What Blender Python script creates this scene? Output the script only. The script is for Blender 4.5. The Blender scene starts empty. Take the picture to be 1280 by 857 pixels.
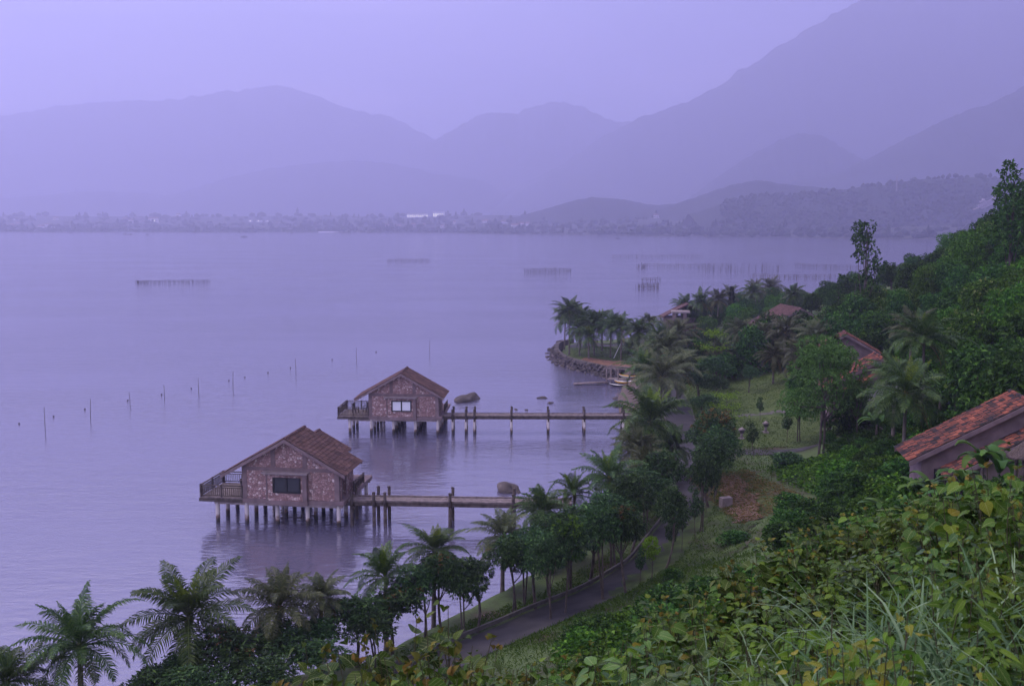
import bpy, math, random
import numpy as np
from mathutils import Vector, Matrix, noise as mnoise

R = math.radians
rng = np.random.default_rng(7)
random.seed(7)
scene = bpy.context.scene
col = scene.collection

# ------------------------------------------------------------------ camera
CAM_H = 24.0
FOC = 35.0 / 36.0                       # focal length in picture widths
PITCH = math.atan((428.5 - 277.0) / (FOC * 1280.0))
cam_d = bpy.data.cameras.new('camera')
cam_d.lens = 35.0
cam_d.sensor_width = 36.0
cam_d.sensor_fit = 'HORIZONTAL'
cam_d.clip_start = 0.1
cam_d.clip_end = 30000.0
cam_d.dof.use_dof = True
cam_d.dof.focus_distance = 75.0
cam_d.dof.aperture_fstop = 7.0
cam = bpy.data.objects.new('camera', cam_d)
cam.location = (0, 0, CAM_H)
cam.rotation_euler = (R(90) - PITCH, 0, 0)
col.objects.link(cam)
scene.camera = cam

# ------------------------------------------------------------------ sky, sun, exposure
SUN_EL, SUN_AZ = R(56), R(-62)          # azimuth from +Y, clockwise seen from above: sun to the left
world = bpy.data.worlds.new('World')
scene.world = world
world.use_nodes = True
nt = world.node_tree
for n in list(nt.nodes):
    nt.nodes.remove(n)
def N(t, kind, **kw):
    n = t.nodes.new(kind)
    for k, v in kw.items():
        setattr(n, k, v)
    return n
wo = N(nt, 'ShaderNodeOutputWorld')
add = N(nt, 'ShaderNodeAddShader')
bg1 = N(nt, 'ShaderNodeBackground'); bg2 = N(nt, 'ShaderNodeBackground')
sky = N(nt, 'ShaderNodeTexSky')
sky.sky_type = 'NISHITA'; sky.sun_disc = False
sky.sun_elevation = SUN_EL; sky.sun_rotation = SUN_AZ
sky.air_density = 1.0; sky.dust_density = 2.0
bg1.inputs['Strength'].default_value = 0.05
nt.links.new(sky.outputs[0], bg1.inputs['Color'])
# the overcast layer: lavender near the horizon, paler overhead, brighter towards the veiled sun
tc = N(nt, 'ShaderNodeTexCoord')
sep = N(nt, 'ShaderNodeSeparateXYZ')
nt.links.new(tc.outputs['Generated'], sep.inputs[0])
ramp = N(nt, 'ShaderNodeValToRGB')
cr = ramp.color_ramp
cr.elements[0].position = 0.0; cr.elements[0].color = (0.47, 0.42, 0.82, 1)
cr.elements[1].position = 1.0; cr.elements[1].color = (0.82, 0.77, 0.80, 1)
e = cr.elements.new(0.10); e.color = (0.50, 0.43, 0.80, 1)
e = cr.elements.new(0.20); e.color = (0.36, 0.36, 0.70, 1)
e = cr.elements.new(0.38); e.color = (0.68, 0.65, 0.93, 1)
nt.links.new(sep.outputs['Z'], ramp.inputs[0])
cn = N(nt, 'ShaderNodeTexNoise'); cn.inputs['Scale'].default_value = 3.2; cn.inputs['Detail'].default_value = 6
mp = N(nt, 'ShaderNodeMapping'); mp.inputs['Scale'].default_value = (1, 1, 4.0); mp.inputs['Location'].default_value = (0.3, 0.7, 0.2)
nt.links.new(tc.outputs['Generated'], mp.inputs[0]); nt.links.new(mp.outputs[0], cn.inputs['Vector'])
cm = N(nt, 'ShaderNodeMapRange'); cm.inputs['From Min'].default_value = 0.35; cm.inputs['From Max'].default_value = 0.7
cm.inputs['To Min'].default_value = 0.72; cm.inputs['To Max'].default_value = 1.35
nt.links.new(cn.outputs[0], cm.inputs[0])
sx = N(nt, 'ShaderNodeMapRange'); sx.inputs['From Min'].default_value = -.75; sx.inputs['From Max'].default_value = .75
sx.inputs['To Min'].default_value = 1.8; sx.inputs['To Max'].default_value = 0.32
nt.links.new(sep.outputs['X'], sx.inputs[0])
m1 = N(nt, 'ShaderNodeMath', operation='MULTIPLY')
nt.links.new(cm.outputs[0], m1.inputs[0]); nt.links.new(sx.outputs[0], m1.inputs[1])
cr2 = N(nt, 'ShaderNodeValToRGB'); cr2.color_ramp.elements[0].position = .36; cr2.color_ramp.elements[0].color = (.82, .88, 1.0, 1); cr2.color_ramp.elements[1].position = .66; cr2.color_ramp.elements[1].color = (1.22, 1.02, 1.0, 1)
nt.links.new(cn.outputs[0], cr2.inputs[0])
tint = N(nt, 'ShaderNodeMix', data_type='RGBA', blend_type='MULTIPLY'); tint.inputs[0].default_value = 1.0
nt.links.new(ramp.outputs[0], tint.inputs[6]); nt.links.new(cr2.outputs[0], tint.inputs[7])
nt.links.new(tint.outputs[2], bg2.inputs['Color']); nt.links.new(m1.outputs[0], bg2.inputs['Strength'])
nt.links.new(bg1.outputs[0], add.inputs[0]); nt.links.new(bg2.outputs[0], add.inputs[1])
nt.links.new(add.outputs[0], wo.inputs['Surface'])

sun_d = bpy.data.lights.new('sun', 'SUN')
sun_d.energy = 1.5
sun_d.angle = R(22)
sun_d.color = (1.0, 0.87, 0.76)
sun = bpy.data.objects.new('sun', sun_d)
sd = Vector((math.cos(SUN_EL) * math.sin(SUN_AZ), math.cos(SUN_EL) * math.cos(SUN_AZ), math.sin(SUN_EL)))
sun.rotation_euler = sd.to_track_quat('Z', 'Y').to_euler()
col.objects.link(sun)

scene.view_settings.view_transform = 'Standard'
scene.view_settings.look = 'None'
scene.view_settings.exposure = 0.2
scene.view_settings.gamma = 1.0
scene.view_settings.use_curve_mapping = False
scene.cycles.use_denoising = True
scene.cycles.max_bounces = 8
scene.cycles.diffuse_bounces = 3
scene.cycles.glossy_bounces = 3
scene.cycles.transmission_bounces = 3
scene.cycles.volume_bounces = 4
scene.cycles.transparent_max_bounces = 8

# ------------------------------------------------------------------ picture <-> place
CP, SP = math.cos(PITCH), math.sin(PITCH)
FPX = FOC * 1280.0
def ray(px, py):
    yu = (428.5 - py) / FPX
    return np.array([(px - 640.0) / FPX, CP + SP * yu, -SP + CP * yu])
def at_y(px, py, Y):                     # the point seen at a pixel, Y metres away
    d = ray(px, py); t = Y / d[1]
    return d[0] * t, Y, CAM_H + d[2] * t
def at_z(px, py, z=0.0):                 # the point seen at a pixel at height z
    d = ray(px, py); t = (z - CAM_H) / d[2]
    return d[0] * t, d[1] * t, z
def proj(x, y, z):
    zc = y * CP - (z - CAM_H) * SP
    yc = y * SP + (z - CAM_H) * CP
    return 640 + FPX * x / zc, 428.5 - FPX * yc / zc, zc

# ------------------------------------------------------------------ object helpers
def tag(o, label=None, cat=None, group=None, kind=None):
    if label: o['label'] = label
    if cat: o['category'] = cat
    if group: o['group'] = group
    if kind: o['kind'] = kind
    return o
def empty(name, loc=(0, 0, 0), rz=0.0, label=None, cat=None, group=None):
    o = bpy.data.objects.new(name, None)
    o.empty_display_size = 0.3
    o.location = loc; o.rotation_euler = (0, 0, rz)
    col.objects.link(o)
    return tag(o, label, cat, group)
KIDS = {}
def put(name, me, parent=None, loc=(0, 0, 0)):
    o = bpy.data.objects.new(name, me)
    col.objects.link(o)
    if parent is not None:
        o.parent = parent
        KIDS.setdefault(parent.name, []).append(o)
    o.location = loc
    return o
def copy_tree(o, parent=None):
    c = o.copy(); col.objects.link(c)
    if parent is not None:
        c.parent = parent
        KIDS.setdefault(parent.name, []).append(c)
    for ch in KIDS.get(o.name, []):
        copy_tree(ch, c)
    return c

class MB:
    """collects vertices and faces, builds ONE mesh"""
    def __init__(s):
        s.V = []; s.F = []; s.n = 0; s.UV = []
    def add(s, v, f, mi=0, smooth=False, uv=None):
        v = np.asarray(v, float).reshape(-1, 3)
        f = np.asarray(f, int)
        if f.ndim == 1: f = f.reshape(1, -1)
        s.V.append(v); s.F.append((f + s.n, mi, smooth)); s.n += len(v)
        s.UV.append(np.zeros((len(v), 2)) if uv is None else np.asarray(uv, float))
        return s
    def faces(s, v, fl, mi=0, smooth=False):
        by = {}
        for f in fl: by.setdefault(len(f), []).append(f)
        v = np.asarray(v, float); base = s.n
        s.V.append(v); s.n += len(v); s.UV.append(np.zeros((len(v), 2)))
        for k, a in by.items(): s.F.append((np.array(a, int) + base, mi, smooth))
        return s
    def box(s, x0, x1, y0, y1, z0, z1, mi=0):
        v = [(x0,y0,z0),(x1,y0,z0),(x1,y1,z0),(x0,y1,z0),(x0,y0,z1),(x1,y0,z1),(x1,y1,z1),(x0,y1,z1)]
        f = [(0,3,2,1),(4,5,6,7),(0,1,5,4),(1,2,6,5),(2,3,7,6),(3,0,4,7)]
        return s.add(v, f, mi)
    def beam(s, a, b, w, h, up=(0, 0, 1), mi=0):
        a = Vector(a); b = Vector(b); d = (b - a).normalized()
        u = Vector(up); x = d.cross(u)
        if x.length < 1e-4: x = d.cross(Vector((1, 0, 0)))
        x.normalize(); z = x.cross(d).normalized()
        v = []
        for p in (a, b):
            for sx_, sz_ in ((-1,-1),(1,-1),(1,1),(-1,1)):
                v.append(p + x * (w/2*sx_) + z * (h/2*sz_))
        f = [(0,1,2,3),(7,6,5,4),(0,4,5,1),(1,5,6,2),(2,6,7,3),(3,7,4,0)]
        return s.add([tuple(q) for q in v], f, mi)
    def tube(s, pts, rad, seg=8, mi=0, caps=True, smooth=True):
        pts = [Vector(p) for p in pts]; n = len(pts)
        if not hasattr(rad, '__len__'): rad = [rad] * n
        v = []
        for i, p in enumerate(pts):
            d = (pts[min(i+1, n-1)] - pts[max(i-1, 0)]).normalized()
            r = Vector((0, 1, 0)) if abs(d.y) < .9 else Vector((1, 0, 0))
            x = d.cross(r).normalized(); y = d.cross(x)
            for k in range(seg):
                a = 2 * math.pi * k / seg
                v.append(tuple(p + (x * math.cos(a) + y * math.sin(a)) * rad[i]))
        f = [(i*seg+k, i*seg+(k+1) % seg, (i+1)*seg+(k+1) % seg, (i+1)*seg+k) for i in range(n-1) for k in range(seg)]
        s.add(v, f, mi, smooth)
        if caps:
            base = s.n - len(v)
            s.F.append((np.array([[base+k for k in range(seg)][::-1]]), mi, False))
            s.F.append((np.array([[base+(n-1)*seg+k for k in range(seg)]]), mi, False))
        return s
    def prism(s, poly, y0, y1, mi=0):     # outline in x,z pushed along y
        n = len(poly)
        v = [(x, y0, z) for x, z in poly] + [(x, y1, z) for x, z in poly]
        fl = [tuple(range(n)), tuple(range(2*n-1, n-1, -1))] + [((i+1) % n, i, n+i, n+(i+1) % n) for i in range(n)]
        return s.faces(v, fl, mi)
    def slab(s, poly, z0, z1, mi=0):      # outline in x,y pushed along z
        n = len(poly)
        v = [(x, y, z0) for x, y in poly] + [(x, y, z1) for x, y in poly]
        fl = [tuple(range(n))[::-1], tuple(range(n, 2*n))] + [(i, (i+1) % n, n+(i+1) % n, n+i) for i in range(n)]
        return s.faces(v, fl, mi)
    def blob(s, c, r, seed=0, sub=2, rough=.25, mi=0, freq=1.3, smooth=True):
        v, f = ICO[sub]
        v = v.copy()
        k = np.array([1 + rough * mnoise.noise(Vector(p * freq) + Vector((seed*3.7, seed*1.3, seed*2.1))) * 1.6 for p in v])
        s.add(v * k[:, None] * np.asarray(r) + np.asarray(c), f, mi, smooth)
        return s
    def mesh(s, name, mats):
        me = bpy.data.meshes.new(name)
        V = np.concatenate(s.V); me.vertices.add(len(V)); me.vertices.foreach_set('co', V.ravel())
        loops = np.concatenate([f.ravel() for f, _, _ in s.F])
        tot = np.concatenate([np.full(len(f), f.shape[1]) for f, _, _ in s.F])
        mi = np.concatenate([np.full(len(f), m) for f, m, _ in s.F])
        sm = np.concatenate([np.full(len(f), q) for f, _, q in s.F])
        st = np.concatenate([[0], np.cumsum(tot)[:-1]])
        me.loops.add(len(loops)); me.loops.foreach_set('vertex_index', loops)
        me.polygons.add(len(tot)); me.polygons.foreach_set('loop_start', st); me.polygons.foreach_set('loop_total', tot)
        me.polygons.foreach_set('material_index', mi); me.polygons.foreach_set('use_smooth', sm)
        UV = np.concatenate(s.UV)
        if np.abs(UV).max() > 0:
            ul = me.uv_layers.new(name='uv')
            ul.data.foreach_set('uv', UV[loops].ravel())
        for m in (mats if isinstance(mats, (list, tuple)) else [mats]): me.materials.append(m)
        me.update(calc_edges=True); me.validate()
        return me
    def build(s, name, mats, parent=None, loc=(0, 0, 0)):
        return put(name, s.mesh(name, mats), parent, loc)

def _ico(sub):
    import bmesh
    bm = bmesh.new(); bmesh.ops.create_icosphere(bm, subdivisions=sub, radius=1.0)
    v = np.array([x.co[:] for x in bm.verts]); f = np.array([[x.index for x in q.verts] for q in bm.faces]); bm.free()
    return v, f
ICO = {k: _ico(k) for k in (1, 2, 3, 4)}

# ------------------------------------------------------------------ materials
def new_mat(name):
    m = bpy.data.materials.new(name); m.use_nodes = True
    t = m.node_tree
    return m, t, t.nodes['Principled BSDF']
def L(t, a, b): t.links.new(a, b)
def ramp_node(t, stops):
    n = N(t, 'ShaderNodeValToRGB'); c = n.color_ramp
    c.elements[0].position = stops[0][0]; c.elements[0].color = (*stops[0][1], 1)
    c.elements[1].position = stops[-1][0]; c.elements[1].color = (*stops[-1][1], 1)
    for p, q in stops[1:-1]:
        e = c.elements.new(p); e.color = (*q, 1)
    return n
def surf(name, stops, scale=3.0, rough=.85, detail=6, bump=0.3, bscale=None, spec=.25, stretch=(1, 1, 1), coord='Object'):
    """a noisy matt surface"""
    m, t, b = new_mat(name)
    tcn = N(t, 'ShaderNodeTexCoord'); mpn = N(t, 'ShaderNodeMapping'); mpn.inputs['Scale'].default_value = stretch
    L(t, tcn.outputs[coord], mpn.inputs[0])
    nz = N(t, 'ShaderNodeTexNoise'); nz.inputs['Scale'].default_value = scale; nz.inputs['Detail'].default_value = detail
    L(t, mpn.outputs[0], nz.inputs['Vector'])
    rp = ramp_node(t, stops); L(t, nz.outputs[0], rp.inputs[0]); L(t, rp.outputs[0], b.inputs['Base Color'])
    b.inputs['Roughness'].default_value = rough; b.inputs['Specular IOR Level'].default_value = spec
    if bump:
        nb = N(t, 'ShaderNodeTexNoise'); nb.inputs['Scale'].default_value = bscale or scale * 5; nb.inputs['Detail'].default_value = 4
        L(t, mpn.outputs[0], nb.inputs['Vector'])
        bp = N(t, 'ShaderNodeBump'); bp.inputs['Strength'].default_value = bump; bp.inputs['Distance'].default_value = 0.05
        L(t, nb.outputs[0], bp.inputs['Height']); L(t, bp.outputs[0], b.inputs['Normal'])
    return m
def leaf_mat(name, stops, transl=.25, rough=.5, spec=.3, obj_var=.25, vein=False, tone=1.0, blue=.6):
    """every leaf has its own tone (random per island), every plant a slight tone of its own"""
    m, t, b = new_mat(name)
    g = N(t, 'ShaderNodeNewGeometry'); oi = N(t, 'ShaderNodeObjectInfo')
    rp = ramp_node(t, [(q, (c[0]*.95*tone, c[1]*tone, c[2]*blue*tone)) for q, c in stops]); L(t, g.outputs['Random Per Island'], rp.inputs[0])
    hs = N(t, 'ShaderNodeHueSaturation')
    mr = N(t, 'ShaderNodeMapRange'); mr.inputs['To Min'].default_value = 1 - obj_var; mr.inputs['To Max'].default_value = 1 + obj_var
    L(t, oi.outputs['Random'], mr.inputs[0]); L(t, mr.outputs[0], hs.inputs['Value'])
    mh = N(t, 'ShaderNodeMath', operation='MULTIPLY_ADD'); mh.inputs[1].default_value = .03; mh.inputs[2].default_value = .485
    L(t, oi.outputs['Random'], mh.inputs[0]); L(t, mh.outputs[0], hs.inputs['Hue'])
    L(t, rp.outputs[0], hs.inputs['Color'])
    out = hs.outputs[0]
    if vein:                              # the paler midrib and side veins of a broad leaf, drawn along its own UV
        uvn = N(t, 'ShaderNodeUVMap'); sp_ = N(t, 'ShaderNodeSeparateXYZ'); L(t, uvn.outputs[0], sp_.inputs[0])
        ab = N(t, 'ShaderNodeMath', operation='ABSOLUTE'); L(t, sp_.outputs[0], ab.inputs[0])
        a1 = N(t, 'ShaderNodeMath', operation='LESS_THAN'); L(t, ab.outputs[0], a1.inputs[0]); a1.inputs[1].default_value = .022
        q = N(t, 'ShaderNodeMath', operation='MULTIPLY_ADD'); L(t, ab.outputs[0], q.inputs[0]); q.inputs[1].default_value = -1.0; L(t, sp_.outputs[1], q.inputs[2])
        w = N(t, 'ShaderNodeMath', operation='PINGPONG'); L(t, q.outputs[0], w.inputs[0]); w.inputs[1].default_value = .09
        a2 = N(t, 'ShaderNodeMath', operation='LESS_THAN'); L(t, w.outputs[0], a2.inputs[0]); a2.inputs[1].default_value = .010
        mx = N(t, 'ShaderNodeMath', operation='MAXIMUM'); L(t, a1.outputs[0], mx.inputs[0]); L(t, a2.outputs[0], mx.inputs[1])
        sc_ = N(t, 'ShaderNodeMath', operation='MULTIPLY'); L(t, mx.outputs[0], sc_.inputs[0]); sc_.inputs[1].default_value = .35
        mixc = N(t, 'ShaderNodeMix', data_type='RGBA'); L(t, sc_.outputs[0], mixc.inputs[0]); L(t, out, mixc.inputs[6]); mixc.inputs[7].default_value = (.45, .5, .2, 1)
        nz = N(t, 'ShaderNodeTexNoise'); nz.inputs['Scale'].default_value = 5; L(t, uvn.outputs[0], nz.inputs['Vector'])
        h2 = N(t, 'ShaderNodeHueSaturation'); r2 = N(t, 'ShaderNodeMapRange'); r2.inputs['To Min'].default_value = .75; r2.inputs['To Max'].default_value = 1.25
        L(t, nz.outputs[0], r2.inputs[0]); L(t, r2.outputs[0], h2.inputs['Value']); L(t, mixc.outputs[2], h2.inputs['Color'])
        out = h2.outputs[0]
    L(t, out, b.inputs['Base Color'])
    b.inputs['Roughness'].default_value = rough; b.inputs['Specular IOR Level'].default_value = spec * .3
    if transl:
        tr = N(t, 'ShaderNodeBsdfTranslucent'); L(t, out, tr.inputs['Color'])
        mix = N(t, 'ShaderNodeMixShader'); mix.inputs[0].default_value = transl
        L(t, b.outputs[0], mix.inputs[1]); L(t, tr.outputs[0], mix.inputs[2])
        L(t, mix.outputs[0], t.nodes['Material Output'].inputs['Surface'])
    return m

M = {}
M['bark'] = surf('bark', [(.3, (.06,.05,.045)), (.7, (.17,.14,.12))], 6, stretch=(1, 1, .35))
M['palm_bark'] = surf('palm_bark', [(.3, (.10,.085,.07)), (.7, (.22,.19,.16))], 2.5, stretch=(.3, .3, 3))
M['concrete'] = surf('concrete', [(.3, (.22,.18,.18)), (.7, (.38,.32,.32))], 1.6, bump=.15)
M['plaster'] = surf('plaster', [(.3, (.17,.125,.13)), (.7, (.27,.20,.205))], 1.5, bump=.15)
M['whitewall'] = surf('white_render', [(.3, (.45,.42,.43)), (.7, (.68,.64,.64))], 1.2, bump=.1)
M['darkwood'] = surf('dark_timber', [(.3, (.05,.04,.036)), (.7, (.13,.105,.095))], 3, stretch=(1, 1, 1), bump=.25)
M['greywood'] = surf('weathered_timber', [(.3, (.13,.105,.10)), (.7, (.28,.23,.22))], 3, bump=.3)
M['interior_shade'] = surf('interior_shade_paint', [(.3, (.02,.02,.022)), (.7, (.04,.04,.04))], 2, bump=0)  # near-black colour standing for shade inside openings
M['frame'] = surf('black_window_frame', [(.3, (.015,.015,.018)), (.7, (.03,.03,.034))], 3, rough=.4, bump=0)
M['rock'] = surf('granite', [(.3, (.055,.047,.045)), (.55, (.11,.092,.088)), (.75, (.19,.16,.15))], .9, detail=9, bump=.7, bscale=5)
M['rubble'] = surf('wall_rubble', [(.3, (.045,.04,.038)), (.7, (.14,.12,.115))], 1.1, bump=.5, bscale=8)
M['net'] = surf('stake_wood', [(.3, (.07,.06,.055)), (.7, (.15,.13,.12))], 2, bump=0)
def tile_mat(name, stops):
    m, t, b = new_mat(name)
    g = N(t, 'ShaderNodeNewGeometry'); tcn = N(t, 'ShaderNodeTexCoord')
    nz = N(t, 'ShaderNodeTexNoise'); nz.inputs['Scale'].default_value = .9; nz.inputs['Detail'].default_value = 5; L(t, tcn.outputs['Object'], nz.inputs['Vector'])
    ad = N(t, 'ShaderNodeMath', operation='MULTIPLY_ADD'); ad.inputs[1].default_value = .62
    L(t, g.outputs['Random Per Island'], ad.inputs[0])
    mr = N(t, 'ShaderNodeMapRange'); mr.inputs['From Min'].default_value = .3; mr.inputs['From Max'].default_value = .7; mr.inputs['To Min'].default_value = -.08; mr.inputs['To Max'].default_value = .38
    L(t, nz.outputs[0], mr.inputs[0]); L(t, mr.outputs[0], ad.inputs[2])
    rp = ramp_node(t, stops); L(t, ad.outputs[0], rp.inputs[0])
    n2 = N(t, 'ShaderNodeTexNoise'); n2.inputs['Scale'].default_value = 14; L(t, tcn.outputs['Object'], n2.inputs['Vector'])
    h = N(t, 'ShaderNodeHueSaturation'); r2 = N(t, 'ShaderNodeMapRange'); r2.inputs['To Min'].default_value = .6; r2.inputs['To Max'].default_value = 1.4
    L(t, n2.outputs[0], r2.inputs[0]); L(t, r2.outputs[0], h.inputs['Value']); L(t, rp.outputs[0], h.inputs['Color'])
    L(t, h.outputs[0], b.inputs['Base Color']); b.inputs['Roughness'].default_value = .9; b.inputs['Specular IOR Level'].default_value = .2
    return m
M['red_tile'] = tile_mat('mossy_red_tile', [(.2, (.03,.028,.03)), (.42, (.085,.045,.04)), (.62, (.20,.068,.045)), (.97, (.40,.135,.08))])
M['brown_tile'] = tile_mat('brown_tile', [(.1, (.068,.042,.042)), (.5, (.115,.065,.060)), (.9, (.18,.105,.095))])
def stone_mat(name, stops, mortar, scale):
    m, t, b = new_mat(name)
    tcn = N(t, 'ShaderNodeTexCoord')
    wz = N(t, 'ShaderNodeTexNoise'); wz.inputs['Scale'].default_value = 3; L(t, tcn.outputs['Object'], wz.inputs['Vector'])
    mxv = N(t, 'ShaderNodeMix', data_type='VECTOR'); mxv.inputs[0].default_value = .12
    L(t, tcn.outputs['Object'], mxv.inputs[4]); L(t, wz.outputs['Color'], mxv.inputs[5])
    v1 = N(t, 'ShaderNodeTexVoronoi'); v1.inputs['Scale'].default_value = scale; L(t, mxv.outputs[1], v1.inputs['Vector'])
    v2 = N(t, 'ShaderNodeTexVoronoi', feature='DISTANCE_TO_EDGE'); v2.inputs['Scale'].default_value = scale; L(t, mxv.outputs[1], v2.inputs['Vector'])
    sc_ = N(t, 'ShaderNodeSeparateColor'); L(t, v1.outputs['Color'], sc_.inputs[0])
    rp = ramp_node(t, stops); L(t, sc_.outputs[0], rp.inputs[0])
    ed = N(t, 'ShaderNodeMapRange'); ed.inputs['From Min'].default_value = .03; ed.inputs['From Max'].default_value = .09; L(t, v2.outputs[0], ed.inputs[0])
    mx = N(t, 'ShaderNodeMix', data_type='RGBA'); L(t, ed.outputs[0], mx.inputs[0]); mx.inputs[6].default_value = (*mortar, 1); L(t, rp.outputs[0], mx.inputs[7])
    nz = N(t, 'ShaderNodeTexNoise'); nz.inputs['Scale'].default_value = 9; nz.inputs['Detail'].default_value = 4; L(t, tcn.outputs['Object'], nz.inputs['Vector'])
    h = N(t, 'ShaderNodeHueSaturation'); r2 = N(t, 'ShaderNodeMapRange'); r2.inputs['To Min'].default_value = .55; r2.inputs['To Max'].default_value = 1.55
    L(t, nz.outputs[0], r2.inputs[0]); L(t, r2.outputs[0], h.inputs['Value']); L(t, mx.outputs[2], h.inputs['Color'])
    L(t, h.outputs[0], b.inputs['Base Color']); b.inputs['Roughness'].default_value = .85; b.inputs['Specular IOR Level'].default_value = .25
    bp = N(t, 'ShaderNodeBump'); bp.inputs['Strength'].default_value = .8; bp.inputs['Distance'].default_value = .06
    L(t, ed.outputs[0], bp.inputs['Height']); L(t, bp.outputs[0], b.inputs['Normal'])
    return m
M['stone'] = stone_mat('rubble_stone', [(.0, (.26,.155,.15)), (.35, (.37,.225,.215)), (.65, (.45,.29,.275)), (.85, (.54,.385,.365)), (.97, (.70,.59,.56))], (.26, .18, .175), 6.0)
def pile_mat():
    m, t, b = new_mat('pile_concrete')
    g = N(t, 'ShaderNodeNewGeometry'); s_ = N(t, 'ShaderNodeSeparateXYZ'); L(t, g.outputs['Position'], s_.inputs[0])
    nz = N(t, 'ShaderNodeTexNoise'); nz.inputs['Scale'].default_value = 2.2; L(t, g.outputs['Position'], nz.inputs['Vector'])
    a = N(t, 'ShaderNodeMath', operation='MULTIPLY_ADD'); a.inputs[1].default_value = .8; L(t, nz.outputs[0], a.inputs[0]); L(t, s_.outputs[2], a.inputs[2])
    r_ = N(t, 'ShaderNodeMapRange'); r_.inputs['From Max'].default_value = 2.6; L(t, a.outputs[0], r_.inputs[0])
    rp = ramp_node(t, [(.0, (.03,.026,.024)), (.28, (.05,.042,.038)), (.36, (.20,.13,.10)), (.44, (.56,.51,.50)), (.9, (.50,.46,.46))])
    L(t, r_.outputs[0], rp.inputs[0]); L(t, rp.outputs[0], b.inputs['Base Color']); b.inputs['Roughness'].default_value = .8
    return m
M['pile'] = pile_mat()
def plain(name, c, rough=.6, emit=None, spec=.3):
    m, t, b = new_mat(name); b.inputs['Base Color'].default_value = (*c, 1); b.inputs['Roughness'].default_value = rough; b.inputs['Specular IOR Level'].default_value = spec
    if emit: b.inputs['Emission Color'].default_value = (*c, 1); b.inputs['Emission Strength'].default_value = emit
    return m
M['glass'] = plain('dark_window_glass', (.02, .025, .03), .08, spec=.6)
M['curtain'] = plain('white_curtain_behind_glass', (.82, .84, .9), .35)
M['white'] = plain('white_paint', (.8, .79, .77), .6)
M['yellow'] = plain('yellow_plastic', (.75, .42, .04), .45)
M['black'] = plain('black_plastic', (.02, .02, .022), .5)
M['float'] = plain('dark_float', (.035, .02, .025), .6)
M['boat'] = surf('boat_hull', [(.3, (.04,.04,.05)), (.7, (.09,.085,.09))], 2, bump=0)
M['lit'] = plain('lit_window', (1.0, .93, .80), .5, emit=1.6)
M['far_wall'] = surf('far_wall', [(.3, (.72,.69,.68)), (.7, (.82,.80,.79))], .2, bump=0)
M['far_wall_dull'] = surf('far_wall_dull', [(.3, (.26,.22,.23)), (.7, (.40,.34,.34))], .2, bump=0)
M['far_roof'] = surf('far_roof', [(.3, (.16,.09,.08)), (.7, (.26,.15,.13))], .3, bump=0)

# leaves: (dark .. light) tones of single leaves
M['mango'] = leaf_mat('mango_leaf', [(0, (.012,.026,.016)), (.5, (.024,.050,.026)), (.85, (.040,.078,.034)), (1, (.07,.12,.045))], .15, .42, .4, tone=1.9, blue=.7)
M['mango_pale'] = leaf_mat('pale_new_leaf', [(0, (.06,.13,.02)), (1, (.16,.28,.05))], .3)
M['flush'] = leaf_mat('rusty_new_leaf', [(0, (.12,.07,.04)), (.6, (.19,.12,.065)), (1, (.25,.18,.09))], .2)
M['palm_leaf'] = leaf_mat('palm_leaf', [(0, (.026,.052,.020)), (.5, (.052,.098,.030)), (1, (.11,.16,.05))], .18, .38, .5, tone=1.1, blue=.8)
M['palm_dull'] = leaf_mat('greyish_palm_leaf', [(0, (.05,.062,.035)), (.5, (.085,.105,.055)), (1, (.16,.165,.09))], .18, .45, .45, tone=1.05, blue=.8)
M['palm_young'] = leaf_mat('young_palm_leaf', [(0, (.08,.125,.022)), (.6, (.14,.20,.035)), (1, (.22,.27,.06))], .3, .4, .35)
M['palm_dry'] = leaf_mat('dry_palm_leaf', [(0, (.14,.09,.05)), (1, (.32,.23,.14))], .2, .7, .15)
M['hill'] = leaf_mat('hill_leaf', [(0, (.012,.034,.016)), (.5, (.030,.075,.028)), (.85, (.055,.12,.04)), (1, (.10,.19,.06))], .18, .5, .28, .4, tone=1.25, blue=.5)
M['vine'] = leaf_mat('creeper_leaf', [(0, (.022,.062,.020)), (.5, (.055,.135,.036)), (.85, (.095,.20,.05)), (1, (.15,.28,.07))], .2, .5, .28, .3, tone=1.05, blue=.4)
M['acacia'] = leaf_mat('feathery_leaf', [(0, (.04,.085,.026)), (.5, (.07,.145,.04)), (1, (.11,.20,.06))], .3, tone=1.5, blue=.8)
M['lime'] = leaf_mat('lime_leaf', [(0, (.12,.22,.025)), (1, (.26,.40,.06))], .35)
M['banana'] = leaf_mat('banana_leaf', [(0, (.04,.10,.04)), (.6, (.08,.17,.06)), (1, (.18,.32,.06))], .3, .4, .35)
M['fir'] = leaf_mat('conifer_leaf', [(0, (.008,.018,.014)), (1, (.02,.04,.026))], .05)
M['heart'] = leaf_mat('heart_leaf', [(0, (.03,.08,.028)), (.35, (.06,.145,.04)), (.68, (.095,.195,.05)), (.90, (.16,.25,.055)), (.97, (.26,.28,.06)), (1, (.28,.19,.06))], .28, .42, .35, .35, vein=True, tone=.70, blue=.36)
M['heart_blue'] = leaf_mat('bluish_broad_leaf', [(0, (.03,.07,.04)), (.5, (.06,.125,.062)), (1, (.11,.19,.075))], .2, .35, .45, .2, vein=True, tone=.95, blue=.45)
M['heart_bright'] = leaf_mat('bright_broad_leaf', [(0, (.06,.15,.03)), (.5, (.12,.25,.04)), (1, (.22,.36,.06))], .3, .4, .35, .25, vein=True, tone=.62, blue=.4)
M['heart_yellow'] = leaf_mat('yellow_broad_leaf', [(0, (.16,.20,.035)), (.6, (.30,.32,.05)), (1, (.48,.40,.06))], .3, .45, .3, .1, vein=True, tone=.75)
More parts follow.
